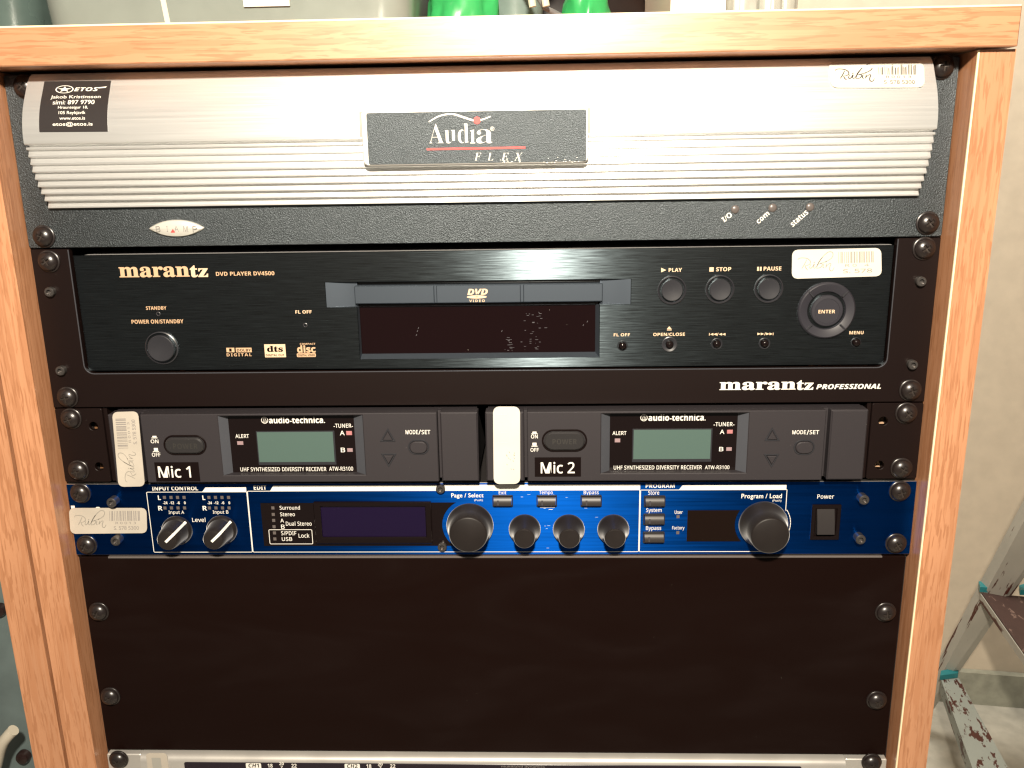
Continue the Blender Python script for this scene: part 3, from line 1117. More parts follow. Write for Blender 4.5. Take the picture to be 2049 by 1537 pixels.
    for k in range(46):  # pale dashes: scratches in the glass with their glints painted in
        c0 = rnd.choice((1071, 1071, 1080, 1056, 1050, 1018))
        x = rnd.gauss(c0, 7 if c0 != 1018 else 4)
        y = rnd.uniform(622, 702) if c0 != 1018 else rnd.uniform(672, 702)
        bar(sc, x, x + rnd.uniform(1.2, 6), y, y + rnd.uniform(.35, .8), F - 3.93)
    for x, y in ((834, 664), (700 + 132, 672), (836, 658), (1003, 664), (1174, 645), (1166, 652)):
        poly(sc, [(x, y), (x + 1, y), (x + 2.4, y - 3.2), (x + 1.7, y - 3.2)], F - 3.93)
    build_flat('scratches', sc, 'scratch_glint', dwin)
    fr_ = MB()
    o = [(b[0], b[2]), (b[1], b[2]), (b[1], a[2]), (b[0], a[2])]
    i_ = [(g0[0], g0[2]), (g0[1], g0[2]), (g0[1], a[2] - .0), (g0[0], a[2] - .0)]
    vs = [(x, F - .1, z) for x, z in o] + [(x, F - 3.9, z) for x, z in i_]
    fr_.add(vs, [(0, 1, 5, 4), (1, 2, 6, 5), (3, 0, 4, 7)])
    build('display_frame', fr_, 'pad', root)
    m = MB(); q = B(716, 1198, 607, 613.5, F); m.box(b[0] + .2, b[1] - .2, q[2], q[3], F - 9.4, F - 2.5, ch=.4)
    build('tray_ledge', m, 'black_gloss', root)
    # lettering on the fascia
    t = MB(); d = F + .14
    text(t, 'maran', 238, 379, 533.5, 555, d, 'serif', offset=.014, mi=0)
    text(t, 'tz', 380, 416, 531, 555, d, 'serif', offset=.014, mi=1)
    text(t, 'DVD PLAYER DV4500', 432, 549, 543.5, 551.5, d, 'sans_b', mi=0)
    text(t, 'STANDBY', 292, 333, 613, 620, d, 'sans_b', mi=0)
    text(t, 'POWER ON/STANDBY', 263, 367, 639.5, 647.5, d, 'sans_b', mi=0)
    text(t, 'FL OFF', 591, 623.5, 621, 627.5, d, 'sans_b', mi=1)
    # format marks
    bar(t, 453, 469, 696, 705, d, 0); bar(t, 472, 503.5, 696, 705, d, 0)
    text(t, 'DIGITAL', 453.5, 503.5, 707, 713, d, 'sans_b', spacing=1.3)
    bar(t, 529.5, 571.5, 689, 715, d, 1)
    text(t, 'disc', 594.5, 631.5, 691, 706, d, 'sans_b', offset=.02)
    text(t, 'COMPACT', 600, 631, 686.5, 690, d, 'sans_b')
    bar(t, 594, 632, 707, 714.5, d, 0, r=.6)
    text(t, 'DOLBY', 474, 502, 698, 703.5, d + .1, 'sans_b', mi=2)
    bar(t, 458.5, 463.5, 697.5, 703.5, d + .1, 2)
    text(t, 'dts', 534, 566, 692, 704.5, d + .1, 'serif', mi=2, offset=.02)
    text(t, 'DIGITAL OUT', 532, 569, 708.5, 713, d + .1, 'sans_b', mi=2)
    text(t, 'DIGITAL VIDEO', 596, 630, 708.8, 713, d + .1, 'sans_b', mi=2)
    # right-hand legends
    for body, a0, a1, y0, y1 in (('PLAY', 1338, 1364.5, 536.5, 544), ('STOP', 1433, 1463, 534.8, 542.8), ('PAUSE', 1528, 1563.5, 533.5, 541.5), ('FL OFF', 1228, 1260.5, 667, 673),
                                 ('OPEN/CLOSE', 1307, 1370.5, 666, 672.3), ('MENU', 1699.5, 1728, 662.5, 669)):
        text(t, body, a0, a1, y0, y1, d, 'sans_b', mi=1)
    poly(t, [(1323, 536), (1323, 545), (1333, 540.5)], d, 1)
    bar(t, 1419.5, 1428, 535, 543.5, d, 1)
    bar(t, 1515, 1518.5, 534, 542, d, 1); bar(t, 1520.5, 1524, 534, 542, d, 1)
    poly(t, [(1334.5, 658.5), (1344, 658.5), (1339.2, 653)], d, 1); bar(t, 1334.5, 1344, 659.6, 661.2, d, 1)
    def arrows(x, y, seq):
        for s in seq:
            if s == '|':
                bar(t, x, x + 1.2, y - 2.6, y + 2.6, d, 1); x += 2
            elif s == '<':
                poly(t, [(x + 6.6, y - 2.6), (x + 6.6, y + 2.6), (x, y)], d, 1); x += 6.8
            elif s == '>':
                poly(t, [(x, y - 2.6), (x, y + 2.6), (x + 6.6, y)], d, 1); x += 6.8
            else:
                poly(t, [(x, y + 3), (x + 1.2, y + 3), (x + 3.4, y - 3), (x + 2.2, y - 3)], d, 1); x += 3.8
    arrows(1418.8, 669, '|<</<<'); arrows(1515.5, 668.3, '>>/>>|')
    build_flat('lettering', t, ['gold_ink', 'tan_ink', 'label_black'], fas)
    # lettering on the surround
    t = MB()
    text(t, 'maran', 1440, 1592.5, 764, 780.5, .14, 'serif', offset=.014)
    text(t, 'tz', 1594, 1628, 761, 780.5, .14, 'serif', offset=.014)
    text(t, 'PROFESSIONAL', 1633.5, 1763, 768.5, 778.5, .14, 'sans_bi', offset=.012)
    build_flat('lettering', t, 'white_ink', root)
    # buttons
    round_button('power_button', root, 324.5, 696, 33, 26.5, F, 2.6)
    for q in ((1344, 580.5, 'play_button'), (1440, 579, 'stop_button'), (1537.5, 577.5, 'pause_button')):
        round_button(q[2], root, q[0], q[1], 29, 21.5, F, 2.4)
    for q, ro in (((1245.5, 691.5), 10.5), ((1339.5, 689), 15.5), ((1434, 688), 11.5), ((1529.5, 687), 11.5), ((1712.5, 685), 10)):
        x, z = W(*q, F)
        k = (W(q[0] + 100, q[1], F)[0] - x) / 100
        m = MB(); m.lathe(x, z, [(ro * k, F - .5), (ro * k, F + .35), (ro * .92 * k, F + .5), (8.7 * k, F + .1), (8.6 * k, F - 1.5), (.01, F - 1.6)], 28)
        o_ = build('small_button', m, 'black_soft', root)
        m = MB(); m.lathe(x, z, [(7.8 * k, F - 1.8), (7.8 * k, F + 1.2), (6.4 * k, F + 2.0), (3.6 * k, F + 2.5), (.01, F + 2.6)], 24)
        build('cap', m, 'black_gloss', o_)
    for q in ((317, 628), (611, 650.5)):
        x, z = W(*q, F)
        m = MB(); m.lathe(x, z, [(1.15, F - .3), (1.15, F + .2), (.9, F + .3), (.8, F - .2), (.01, F - .25)], 16)
        build('indicator_lens', m, 'led_dark', root)
    # cursor pad
    x, z = W(1653, 621, F)
    k = (W(1753, 621, F)[0] - x) / 100
    m = MB()
    m.lathe(x, z, [(58 * k, F - .4), (58 * k, F + .8), (56.5 * k, F + 1.5), (54 * k, F + 1.9), (46 * k, F + 1.5), (39 * k, F + .9), (37.5 * k, F + .3), (37 * k, F - 1.5), (30 * k, F - 1.6)], 64)
    pad = build('cursor_pad', m, 'pad_dark', root)
    for i in range(4):
        a0 = math.radians(45 + 90 * i)
        nm = MB()
        u = Vector((math.cos(a0), math.sin(a0))); n = Vector((-u.y, u.x))
        c0 = Vector((x, z))
        P = [c0 + u * 40 * k - n * .45, c0 + u * 55 * k - n * .45, c0 + u * 55 * k + n * .45, c0 + u * 40 * k + n * .45]
        nm.prism([(q.x, q.y) for q in P], F + .3, F + 2.15, ch=.15)
        build('pad_rib', nm, 'black_soft', pad)
    m = MB(); m.lathe(x, z, [(32 * k, F - 1.8), (32 * k, F + 1.6), (30.5 * k, F + 2.1), (25 * k, F + 2.2), (24.4 * k, F + 2.0), (.01, F + 1.9)], 48)
    eb = build('enter_button', m, 'pad_dark', root)
    t = MB(); text(t, 'ENTER', 1637.5, 1671, 620, 627, F + 2.4, 'sans_b', base=F + 2.2)
    build_flat('lettering', t, 'tan_ink', eb)
    # owner's sticker
    cs = [W(x, y, F) for x, y in ((1584, 558), (1764, 552.5), (1763, 496), (1585, 500))]
    sticker(root, cs, ['paper', 'faded_ink', 'black_ink'], r=.2, aspect=3.2, dfn=lambda x, z: F, label='white barcode sticker',
            printer=lambda pm, fn: owner_print(pm, fn, w=.0075, ink=0, faint=0, number='R 0   4', phone='S. 578 '))
    for q in ((93, 524), (1853, 498), (131, 797), (1825, 783)):
        rack_screw(root, *q)
    for q in ((97, 585), (119, 743), (1845, 564), (1828, 731)):
        hex_bolt(root, *q, r=2.5, h=3.2)

M['scratch_glint'] = plain('glass_scratch_glint', (0.11, 0.105, 0.115), .4)
M['rim'] = plain('lit_black_edge', (0.10, 0.10, 0.115), .35, metal=.5)
M['lid_grey'] = plain('brightened_player_lid', (0.36, 0.35, 0.35), .5)  # grey raised to stand in for light missing from the gap above
M['pad_dark'] = plain('dark_slate_plastic', (0.022, 0.021, 0.027), .42, spec=.45)

# =================================================================== WIRELESS RECEIVERS
def receiver(n):
    G = 9.0
    one = n == 1
    if one:
        root = thing('wireless_receiver', 'charcoal wireless microphone receiver with the label Mic 1, left of the pair', 'receiver', (-105, 0, -221), 'half-width wireless receivers in one row')
        off = None
    else:
        root = thing('wireless_receiver', 'charcoal wireless microphone receiver with the label Mic 2, right of the pair', 'receiver', (108, 0, -221), 'half-width wireless receivers in one row')
    zt, zb = -179.4, -219.3
    # ear
    ear = MB()
    if one:
        X0, X1 = -241.0, -214.2
        hs = [W(186.6, 853), W(198, 934)]
        sgn = -1
    else:
        X0, X1 = 213.6, 241.2
        hs = [W(1767.5, 843), W(1760, 931)]
        sgn = 1
    ear.prism(rrect(X0, X1, -222.0, -178.3, 1.2), -2.2, 0, holes=[circle(x, z, 2.5, 20)[::-1] for x, z in hs], ch=.25)
    # flange turning back along the receiver's flank
    xf = X1 if one else X0
    ear.box(min(xf, xf - sgn * 2), max(xf, xf - sgn * 2), -222.0, -178.3, -40, -2.2)
    build('rack_ear', ear, 'black_sat', root)
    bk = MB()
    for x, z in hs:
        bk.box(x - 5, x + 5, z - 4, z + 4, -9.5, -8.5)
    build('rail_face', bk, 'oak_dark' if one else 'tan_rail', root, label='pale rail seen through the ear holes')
    # pixel columns at the face plane
    P = dict(body0=222, body1=957, gl0=281, gl1=287, gr0=876, gr1=882, y0=831, y1=966) if one else dict(body0=972, body1=1733, gl0=1049, gl1=1055, gr0=1649, gr1=1659, y0=823, y1=963)
    xcol = lambda p: W(p, 893, G)[0]
    xb0, xb1 = xcol(P['body0']), xcol(P['body1'])
    ga, gb, gc, gd = (xcol(P[k]) for k in ('gl0', 'gl1', 'gr0', 'gr1'))
    # front face panels with the display recess
    R = dict(o=(441, 728, 829, 951), g=(461, 711, 832, 945)) if one else dict(o=(1203, 1496, 821, 947), g=(1220, 1474, 823, 942))
    go = B(*R['o'], G); gi = B(*R['g'], G - 5)
    ztop_hole = zt - 1.25
    m = MB()
    hole = [(go[0], go[2]), (go[1], go[2]), (go[1], ztop_hole), (go[0], ztop_hole)]
    m.prism(rrect(gb, gc, zb, zt, .6), 0, G, holes=[hole], ch=.45)
    m.box(xb0, ga, zb, zt, 0, G - .2, ch=.75, r=.6)
    m.box(gd, xb1, zb, zt, 0, G - .2, ch=.75, r=.6)
    m.box(ga - .2, gb + .2, zb + .3, zt - .3, 0, G - 6.0)
    m.box(gc - .2, gd + .2, zb + .3, zt - .3, 0, G - 6.0)
    m.box(xb0 + 1, xb1 - 1, zb + .2, zt - .2, -160, 0)
    body = build('body', m, 'grey_body', root)
    # bevelled walls of the recess
    m = MB()
    zi1 = min(ztop_hole, gi[3])
    o4 = [(go[0], go[2]), (go[1], go[2]), (go[1], ztop_hole), (go[0], ztop_hole)]
    i4 = [(gi[0], gi[2]), (gi[1], gi[2]), (gi[1], ztop_hole), (gi[0], ztop_hole)]
    m.add([(x, G - .4, z) for x, z in o4] + [(x, G - 5, z) for x, z in i4], [(0, 1, 5, 4), (1, 2, 6, 5), (3, 0, 4, 7)])
    build('recess_bevel', m, 'grey_bevel', root)
    m = MB(); m.box(gi[0] - .3, gi[1] + .3, gi[2] - .3, ztop_hole, G - 8, G - 5)
    win = build('display_panel', m, 'black_gloss', root)
    E = G - 5
    # lcd
    L = (517, 668, 864, 924) if one else (1267.5, 1421.5, 859.5, 918)
    q = B(*L, E)
    m = MB()
    m.prism(rrect(q[0] - .7, q[1] + .9, q[2] - 1.9, q[3] + .5, .3), E - 1, E + .35, ch=.2)
    build('display_bezel', m, 'black_soft', win)
    m = MB(); m.box(q[0], q[1], q[2], q[3], E - .5, E + .5)
    build('display', m, 'lcd', win)
    # lettering
    t = MB(); d = E + .14
    c = (529.5, 841) if one else (1288.5, 836)
    x, z = W(*c, d); r = 1.95
    t.flat(circle(x, z, r), d, holes=[circle(x, z, r * .84)[::-1]])
    for s in ((-.55, -.62, -.05, .78), (.62, -.62, .08, .78), (.05, -.62, .1, .2)):
        ax, az, bx, bz = (v * r for v in s)
        t.add([(x + ax - .09, d, z + az), (x + ax + .09, d, z + az), (x + bx + .09, d, z + bz), (x + bx - .09, d, z + bz)], [(0, 1, 2, 3)])
    t.add([(x - .5 * r, d + .02, z - .62 * r), (x + .6 * r, d + .02, z - .62 * r), (x + .6 * r, d + .02, z - .5 * r), (x - .5 * r, d + .02, z - .5 * r)], [(0, 1, 2, 3)])
    T = [('audio-technica.', 538, 650, 834.5, 847), ('ALERT', 471, 498, 869, 876.5), ('-TUNER-', 667.5, 706, 848, 856), ('A', 680, 689.5, 862, 871), ('B', 682, 690.5, 896, 905),
         ('UHF SYNTHESIZED DIVERSITY RECEIVER', 481, 653, 935, 943), ('ATW-R3100', 658.5, 706.5, 934, 942)] if one else \
        [('audio-technica.', 1297.5, 1412, 829, 842), ('ALERT', 1225.5, 1253.5, 863, 870.5), ('-TUNER-', 1428, 1469.5, 845, 853), ('A', 1440.5, 1449.5, 860, 868.5), ('B', 1439, 1447.5, 894.5, 903),
         ('UHF SYNTHESIZED DIVERSITY RECEIVER', 1228, 1404.5, 931.5, 939.5), ('ATW-R3100', 1410.5, 1459.5, 931.5, 939)]
    for body_, a0, a1, y0, y1 in T:
        text(t, body_, a0, a1, y0, y1, d, 'sans_b' if 'audio' in body_ else 'sans', offset=.008, spacing=1.0 if 'audio' in body_ else 1.06)
    build_flat('lettering', t, 'white_ink', win)
    for (a0, a1, y0, y1), mt in ((((475, 487, 883, 890) if one else (1230, 1241, 877.5, 885)), 'led_pink'), (((693, 704.5, 862.5, 870.5) if one else (1454.5, 1466, 860, 867.5)), 'led_red'), (((695, 706, 897, 904) if one else (1453, 1464, 895, 902)), 'led_pink')):
        q = B(a0, a1, y0, y1, E); m = MB(); m.box(*q, E - .3, E + .5, ch=.15)
        build('indicator_lens', m, mt, win)
    # power button
    c, hw, hh = ((370.5, 890.5), 43, 20) if one else ((1129.5, 881.5), 45.5, 22.5)
    q = B(c[0] - hw, c[0] + hw, c[1] - hh, c[1] + hh, G)
    m = MB()
    ri = .95
    m.prism(rrect(*q, 99, 10), G - .5, G + .55, holes=[rrect(q[0] + ri, q[1] - ri, q[2] + ri, q[3] - ri, 99, 10)[::-1]], ch=.25)
    pb = build('power_button', m, 'label_black', root)
    m = MB(); m.box(q[0] + 1.25, q[1] - 1.25, q[2] + 1.25, q[3] - 1.25, G - 1, G + 1.9, ch=.8, r=99)
    cp = build('cap', m, 'button_cap', pb)
    t = MB(); text(t, 'POWER', c[0] - 24, c[0] + 25, c[1] - 3, c[1] + 8, G + 2.05, 'sans_b', spacing=1.1)
    build_flat('lettering', t, 'black_ink', cp)
    # face legends
    t = MB(); d = G + .14
    T = [('ON', 301.5, 317, 879.5, 887), ('OFF', 304, 321, 906, 914), ('MODE', 811.5, 836, 860.5, 869), ('SET', 843.5, 861, 860.5, 869)] if one else \
        [('ON', 1062.5, 1076, 869.5, 877.5), ('OFF', 1061.5, 1078, 896.5, 904), ('MODE', 1585.5, 1612.5, 861, 869), ('SET', 1620, 1639, 861, 869)]
    for body_, a0, a1, y0, y1 in T:
        text(t, body_, a0, a1, y0, y1, d, 'sans', offset=.012, spacing=1.05)
    sx = (837.2, 860) if one else (1614, 860.5)
    poly(t, [(sx[0], sx[1] + 9.5), (sx[0] + 1.5, sx[1] + 9.5), (sx[0] + 5, sx[1]), (sx[0] + 3.5, sx[1])], d)
    for cx, cy, up in (((309, 874, 0), (312, 901, 1)) if one else ((1069.5, 865.5, 0), (1069.5, 890.5, 1))):
        bar(t, cx - 6, cx + 6, cy + 1.8, cy + 3.2, d)
        hgt = 6 if up else 3.2
        bar(t, cx - 4, cx + 4, cy + 1.5 - hgt, cy + 1.2, d)
    build_flat('lettering', t, 'white_ink', root)
    # rocker keys
    def tri(cx, cy, up):
        w, h = 15.5, 13.5
        pts = [(cx - w, cy + h), (cx + w, cy + h), (cx, cy - h)] if up else [(cx - w, cy - h), (cx, cy + h), (cx + w, cy - h)]
        lp = [W(x, y, G) for x, y in pts]
        m = MB()
        m.prism(lp, G - .5, G + .45, holes=[inset(lp, .75)[::-1]], ch=.12)
        o = build('arrow_key', m, 'black_soft', root)
        m = MB(); m.prism(inset(lp, .95), G - 1, G + 1.1, ch=.3)
        build('cap', m, 'grey_body', o)
    if one:
        tri(776, 870, True); tri(778, 921, False)
    else:
        tri(1545, 868.5, True); tri(1543.5, 922, False)
    c = (837.7, 894.5) if one else (1609, 895)
    q = B(c[0] - 21, c[0] + 21, c[1] - 15, c[1] + 15, G)
    m = MB(); m.prism(rrect(*q, 99, 9), G - .5, G + .45, holes=[rrect(q[0] + .75, q[1] - .75, q[2] + .75, q[3] - .75, 99, 9)[::-1]], ch=.15)
    o = build('mode_key', m, 'black_soft', root)
    m = MB(); m.box(q[0] + .95, q[1] - .95, q[2] + .95, q[3] - .95, G - 1, G + 1.4, ch=.5, r=99)
    build('cap', m, 'grey_body', o)
    # tape label
    q = B(311, 399, 925, 963, G) if one else B(1070, 1162.5, 915, 953.5, G)
    cs = [(q[0], q[2]), (q[1], q[2]), (q[1], q[3]), (q[0], q[3])]
    tt = (316.5, 381.5, 932.5, 956) if one else (1082, 1150, 924.5, 947.5)
    sticker(root, cs, ['label_black', 'white_ink'], r=.01, aspect=2.4, dfn=lambda x, z: G, label='black tape label reading Mic %d' % n,
            printer=lambda pm, fn: text(pm, 'Mic %d' % n, *tt, G + .4, 'sans', offset=.012))
    if one:
        cs = [W(x, y, G) for x, y in ((290.5, 973), (276.5, 823), (224.5, 824.5), (237.5, 974))]
        sticker(root, cs, ['paper_aged', 'faded_ink', 'grey_ink'], r=.2, aspect=3.0, dfn=lambda x, z: G, label='worn barcode sticker turned upright',
                printer=lambda pm, fn: owner_print(pm, fn, w=.0085, ink=0, faint=1))
    else:
        cs = [W(x, y, G) for x, y in ((1041, 968), (1040.5, 813.5), (986.5, 813.5), (988, 968.5))]
        def specks(pm, fn):
            rnd = random.Random(5)
            for k in range(13):
                u, v = rnd.uniform(.18, .42), rnd.uniform(.15, .5)
                pm.add([fn(u, v), fn(u + .012, v + .01), fn(u + .02, v + .05), fn(u + .006, v + .03)], [(0, 1, 2, 3)], 0)
            for u, v0, v1 in ((.895, .48, .86), (.54, .44, .86), (.67, .46, .84), (.80, .47, .83)):
                pm.add([fn(u, v0), fn(u + .006, v0), fn(u + .006, v1), fn(u, v1)], [(0, 1, 2, 3)], 1)
        sticker(root, cs, ['paper', 'faded_ink', 'pale_ink'], r=.22, aspect=2.9, dfn=lambda x, z: G, label='blank white sticker turned upright', printer=specks)
    for q in (((138, 840), (153, 944)) if one else ((1817, 829), (1807, 940))):
        rack_screw(root, *q)

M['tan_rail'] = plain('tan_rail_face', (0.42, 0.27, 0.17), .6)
M['pale_ink'] = plain('pale_print', (0.62, 0.57, 0.50), .5)

# =================================================================== EFFECTS PROCESSOR (blue)
def knob(parent, name, base, tip, rb, rt, h, ln=False, rub='knob'):
    """base, tip: photographed centres of skirt and cap; rb, rt radii in pixels"""
    x, z = W(*base, 0.4)
    k = (W(base[0] + 100, base[1], .4)[0] - x) / 100
    kt = (W(tip[0] + 100, tip[1], h)[0] - W(*tip, h)[0]) / 100
    R0, R1 = rb * k, rt * kt
    m = MB()
    if ln:
        prof = [(R0, .2), (R0, 1.6), (R0 * .95, 2.4), (R0 * .86, 3.2), (R1 * 1.12, h * .72), (R1 * 1.0, h - .8), (R1 * .93, h - .2), (R1 * .8, h), (.01, h + .1)]
    else:
        prof = [(R0, .2), (R0, 1.2), (R0 * .985, 2.2), (R0 * .93, 3.3), (R1 * 1.10, h * .55), (R1 * 1.03, h - 1.0), (R1 * .985, h - .3), (R1 * .93, h), (.01, h + .15)]
    m.lathe(x, z, prof, 48)
    o = build(name, m, rub, parent)
    if ln:
        a = math.radians(43)
        u = Vector((math.cos(a), math.sin(a))); n = Vector((-u.y, u.x))
        vs, fs = [], []
        c = Vector((x, z))
        path = [(-R1 * .15, h + .22), (R1 * .82, h + .12), (R1 * 1.06, h - .7), (R1 * 1.22, h * .72), (R0 * .90, 3.3), (R0 * 1.0, 2.3)]
        for s, d in path:
            for sg in (-.75, .75):
                q = c + u * s + n * sg
                vs.append((q.x, d + .12, q.y))
        fs = [(2 * i, 2 * i + 1, 2 * i + 3, 2 * i + 2) for i in range(len(path) - 1)]
        pm = MB(); pm.add(vs, fs)
        build_flat('pointer_line', pm, 'white_ink', o)
    return o

def small_key(parent, name, box):
    q = B(*box, 0)
    m = MB()
    m.prism(rrect(*q, .8), 0, 1.2, holes=[rrect(q[0] + .55, q[1] - .55, q[2] + .55, q[3] - .55, .5)[::-1]], ch=.2)
    o = build(name, m, 'black_soft', parent)
    m = MB()
    x0, x1, z0, z1 = q[0] + .8, q[1] - .8, q[2] + .8, q[3] - .8
    m.sweep_x([(-.5, z0), (2.0, z0), (3.1, z0 + .6), (3.3, (z0 + z1) / 2), (2.2, z1 - .5), (1.6, z1), (-.5, z1)], x0, x1)
    c = build('cap', m, 'key_black', o)
    m = MB(); xm = x0 + (x1 - x0) * .24
    m.box(xm - .5, xm + .5, z0 + .9, z1 - 1.6, 1.5, 3.35, ch=.1)
    build('light_window', m, 'led_dark', c)
    return o

def effects_processor():
    root = thing('effects_processor', 'bright blue effects processor covered in black knobs and small keys', 'rack unit', (0, 0, -268))
    zt, zb = -223.3, -267.6
    m = MB()
    m.prism(rrect(-240.9, 241.9, zb, zt, .8), -3, 0, ch=.25, side_mi=1)
    build('faceplate', m, ['blue', 'blue_edge'], root)
    c = MB(); c.box(-215, 215, zb + 2, zt - 2, -240, -3.2)
    build('chassis', c, 'inside', root)
    # ---- printing
    t = MB(); d = .13
    lw = .36
    def frame(x0, x1, z0, z1, r=.8, w=lw):
        t.flat(rrect(x0, x1, z0, z1, r), d, holes=[rrect(x0 + w, x1 - w, z0 + w, z1 - w, max(.1, r - w))[::-1]])
    zl = W(900, 981.0, d)[1]; zl_in = W(400, 984.0, d)[1]; zl_pr = W(1430, 980.2, d)[1]; zbx = W(900, 1105, d)[1]
    xa, xb_, xc = W(300, 1045, d)[0], W(500, 1045, d)[0], W(1279.5, 1045, d)[0]
    frame(xa, xb_, zbx, zl_in); frame(xb_ + .05, xc, zbx, zl)
    text(t, 'INPUT CONTROL', 304, 396, 973.6, 981.4, d, 'sans_b')
    text(t, 'EDIT', 507.5, 533, 971.5, 980, d, 'sans_b')
    text(t, 'PROGRAM', 1292, 1350, 968.3, 976.3, d, 'sans_b')
    zh = W(900, 970.3, d)[1]
    for xs, xe, zb_, zh_ in ((W(404, 980, d)[0], xb_ - .3, zl_in, W(450, 975.3, d)[1]), (W(540, 978, d)[0], xc, zl, zh), (W(1358, 976, d)[0], W(1573.5, 976, d)[0], zl_pr, W(1470, 970.6, d)[1])):
        t.flat([(xs, zb_ - .1), (xe, zb_ - .1), (xe, zh_), (xs + 2.2, zh_)], d + .04)
    # program frame: open figure ending at the big knob
    xr = W(1573.5, 1000, d)[0]
    def strip(pts, w=lw):
        for (ax, az), (bx, bz) in zip(pts, pts[1:]):
            u = Vector((bx - ax, bz - az)); L = u.length
            u.normalize(); n = Vector((-u.y, u.x)) * w / 2
            e = u * w * .3
            A, Bp = Vector((ax, az)) - e, Vector((bx, bz)) + e
            t.add([((A + n).x, d, (A + n).y), ((A - n).x, d, (A - n).y), ((Bp - n).x, d, (Bp - n).y), ((Bp + n).x, d, (Bp + n).y)], [(0, 1, 2, 3)])
    kx, kz = W(1527, 1049, .4)
    kr = (W(1577, 1049, .4)[0] - kx) + 1.4
    zj = W(1573, 1022, d)[1]
    arc = []
    a0 = math.degrees(math.atan2(zj - kz, xr - kx)); 
    for k in range(10):
        a = math.radians(a0 - k * 6)
        arc.append((kx + kr * math.cos(a), kz + kr * math.sin(a)))
    strip([(xc + .3, zl_pr), (xr, zl_pr), (xr, zj)] + arc)
    strip([(xc + .3, zl_pr), (xc + .3, zbx + .2), (W(1535, 1105, d)[0], zbx + .2)])
    # input meters
    for sx, wd in ((0, ('L', 'R')), (89, ('L', 'R'))):
        text(t, 'L', 316 + sx, 321.5 + sx, 991.5, 1000.5, d, 'sans_b')
        text(t, 'R', 316.5 + sx, 325 + sx, 1012.5, 1021.5, d, 'sans_b')
        for k, lb in enumerate(('-24', '-12', '-6', '0')):
            c0 = 328.5 + sx + 13.1 * k + (2 if 1 else 0)
            text(t, lb, c0 - (4.5 if len(lb) > 2 else 3 if len(lb) > 1 else 1.6), c0 + (4.5 if len(lb) > 2 else 3 if len(lb) > 1 else 1.6), 1003.5, 1009, d, 'sans_bi')
            q = B(c0 - 4.5, c0 + 1.5, 992.5, 998.5, d); t.flat(rrect(*q), d, mi=1)
            q = B(c0 - 3.5, c0 + 2.5, 1013.5, 1019.5, d); t.flat(rrect(*q), d, mi=1)
    for body, a0_, a1_, y0, y1 in (('Input A', 337.5, 368.5, 1022, 1030.5), ('Input B', 426, 457, 1021.5, 1030), ('Level', 384.5, 411, 1036, 1044.5), ('Page / Select', 903, 967.5, 987, 998),
                                  ('(Push)', 949, 966, 998.8, 1003.8), ('Exit', 998, 1013, 982.3, 989.3), ('Tempo', 1079, 1106, 982, 991.3), ('Bypass', 1168, 1198, 982, 991.3),
                                  ('Store', 1297, 1319, 982, 990), ('System', 1293, 1324, 1017, 1027), ('Bypass', 1292.5, 1323, 1053, 1063), ('User', 1350, 1366, 1021.5, 1028.5),
                                  ('Factory', 1345, 1369.5, 1053, 1061.5), ('Program / Load', 1483.5, 1564.5, 988, 1000), ('(Push)', 1545.5, 1563.5, 999.5, 1005), ('Power', 1635.5, 1669, 989.5, 998)):
        text(t, body, a0_, a1_, y0, y1, d, 'plain' if 'g' in body else 'sans', offset=.012 if 'g' in body else .004, spacing=1.05)
    bar(t, 1081, 1110, 1014.6, 1016.2, d)
    bar(t, 1098, 1106, 1019, 1020, d)
    for c0, cy in ((1356.7, 1034), (1356.2, 1066)):
        q = B(c0 - 3, c0 + 3, cy - 3, cy + 3, d); t.flat(rrect(*q), d, mi=2)
    # stub of the maker's name above the sticker, and wear on the paint
    q = B(142.5, 150, 1012, 1022, d); t.flat(rrect(*q), d)
    q = B(191.5, 200.5, 1014.5, 1020, d); t.flat(rrect(*q, 9), d)
    rnd = random.Random(11)
    for k in range(34):
        x = rnd.choice((rnd.gauss(1085, 34), rnd.gauss(1085, 34), rnd.uniform(640, 870), rnd.uniform(1000, 1260)))
        y = rnd.uniform(985, 1098)
        if (1000 < x < 1260 and 1025 < y < 1098 and min(abs(x - 1050), abs(x - 1138), abs(x - 1227)) < 34) or (x < 900 and y > 1002):
            continue
        w_ = rnd.uniform(1.5, 6)
        bar(t, x, x + w_, y, y + rnd.uniform(.5, .9), d, mi=3)
    build_flat('lettering', t, ['white_ink', 'led_grey', 'led_grey', 'scratch'], root)
    # ---- black display window with round bite for the knob
    K = (940.7, 1051.5)
    kx, kz = W(*K, .3)
    q = B(525, 905, 1006, 1092, 0)
    rb = (W(1040.7, 1051.5, 0)[0] - kx) / 100 * 56
    lp = [(q[0], q[2])]
    for k in range(13):
        a = math.asin((q[2] - kz) / rb) + (math.asin((q[3] - kz) / rb) - math.asin((q[2] - kz) / rb)) * k / 12
        lp.append((kx - rb * math.cos(a), kz + rb * math.sin(a)))
    lp.append((q[0], q[3]))
    m = MB(); m.prism(lp, 0, .35, ch=.08)
    win = build('display_window', m, 'black_gloss', root)
    t = MB(); d = .5
    for body, a0_, a1_, y0, y1 in (('Surround', 559.5, 600, 1012, 1020), ('Stereo', 560.5, 590, 1025.5, 1033), ('A', 561, 568, 1038, 1045.5), ('B', 562.5, 569.5, 1050, 1058), ('Dual Stereo', 572, 623.5, 1043.5, 1052),
                                  ('S/PDIF', 562.5, 593, 1063, 1071), ('USB', 564, 584.5, 1075, 1082.5), ('Lock', 597.5, 619, 1067.5, 1076)):
        text(t, body, a0_, a1_, y0, y1, d, 'sans', offset=.004, spacing=1.06)
    q = B(538.5, 625.5, 1059.5, 1089, d)
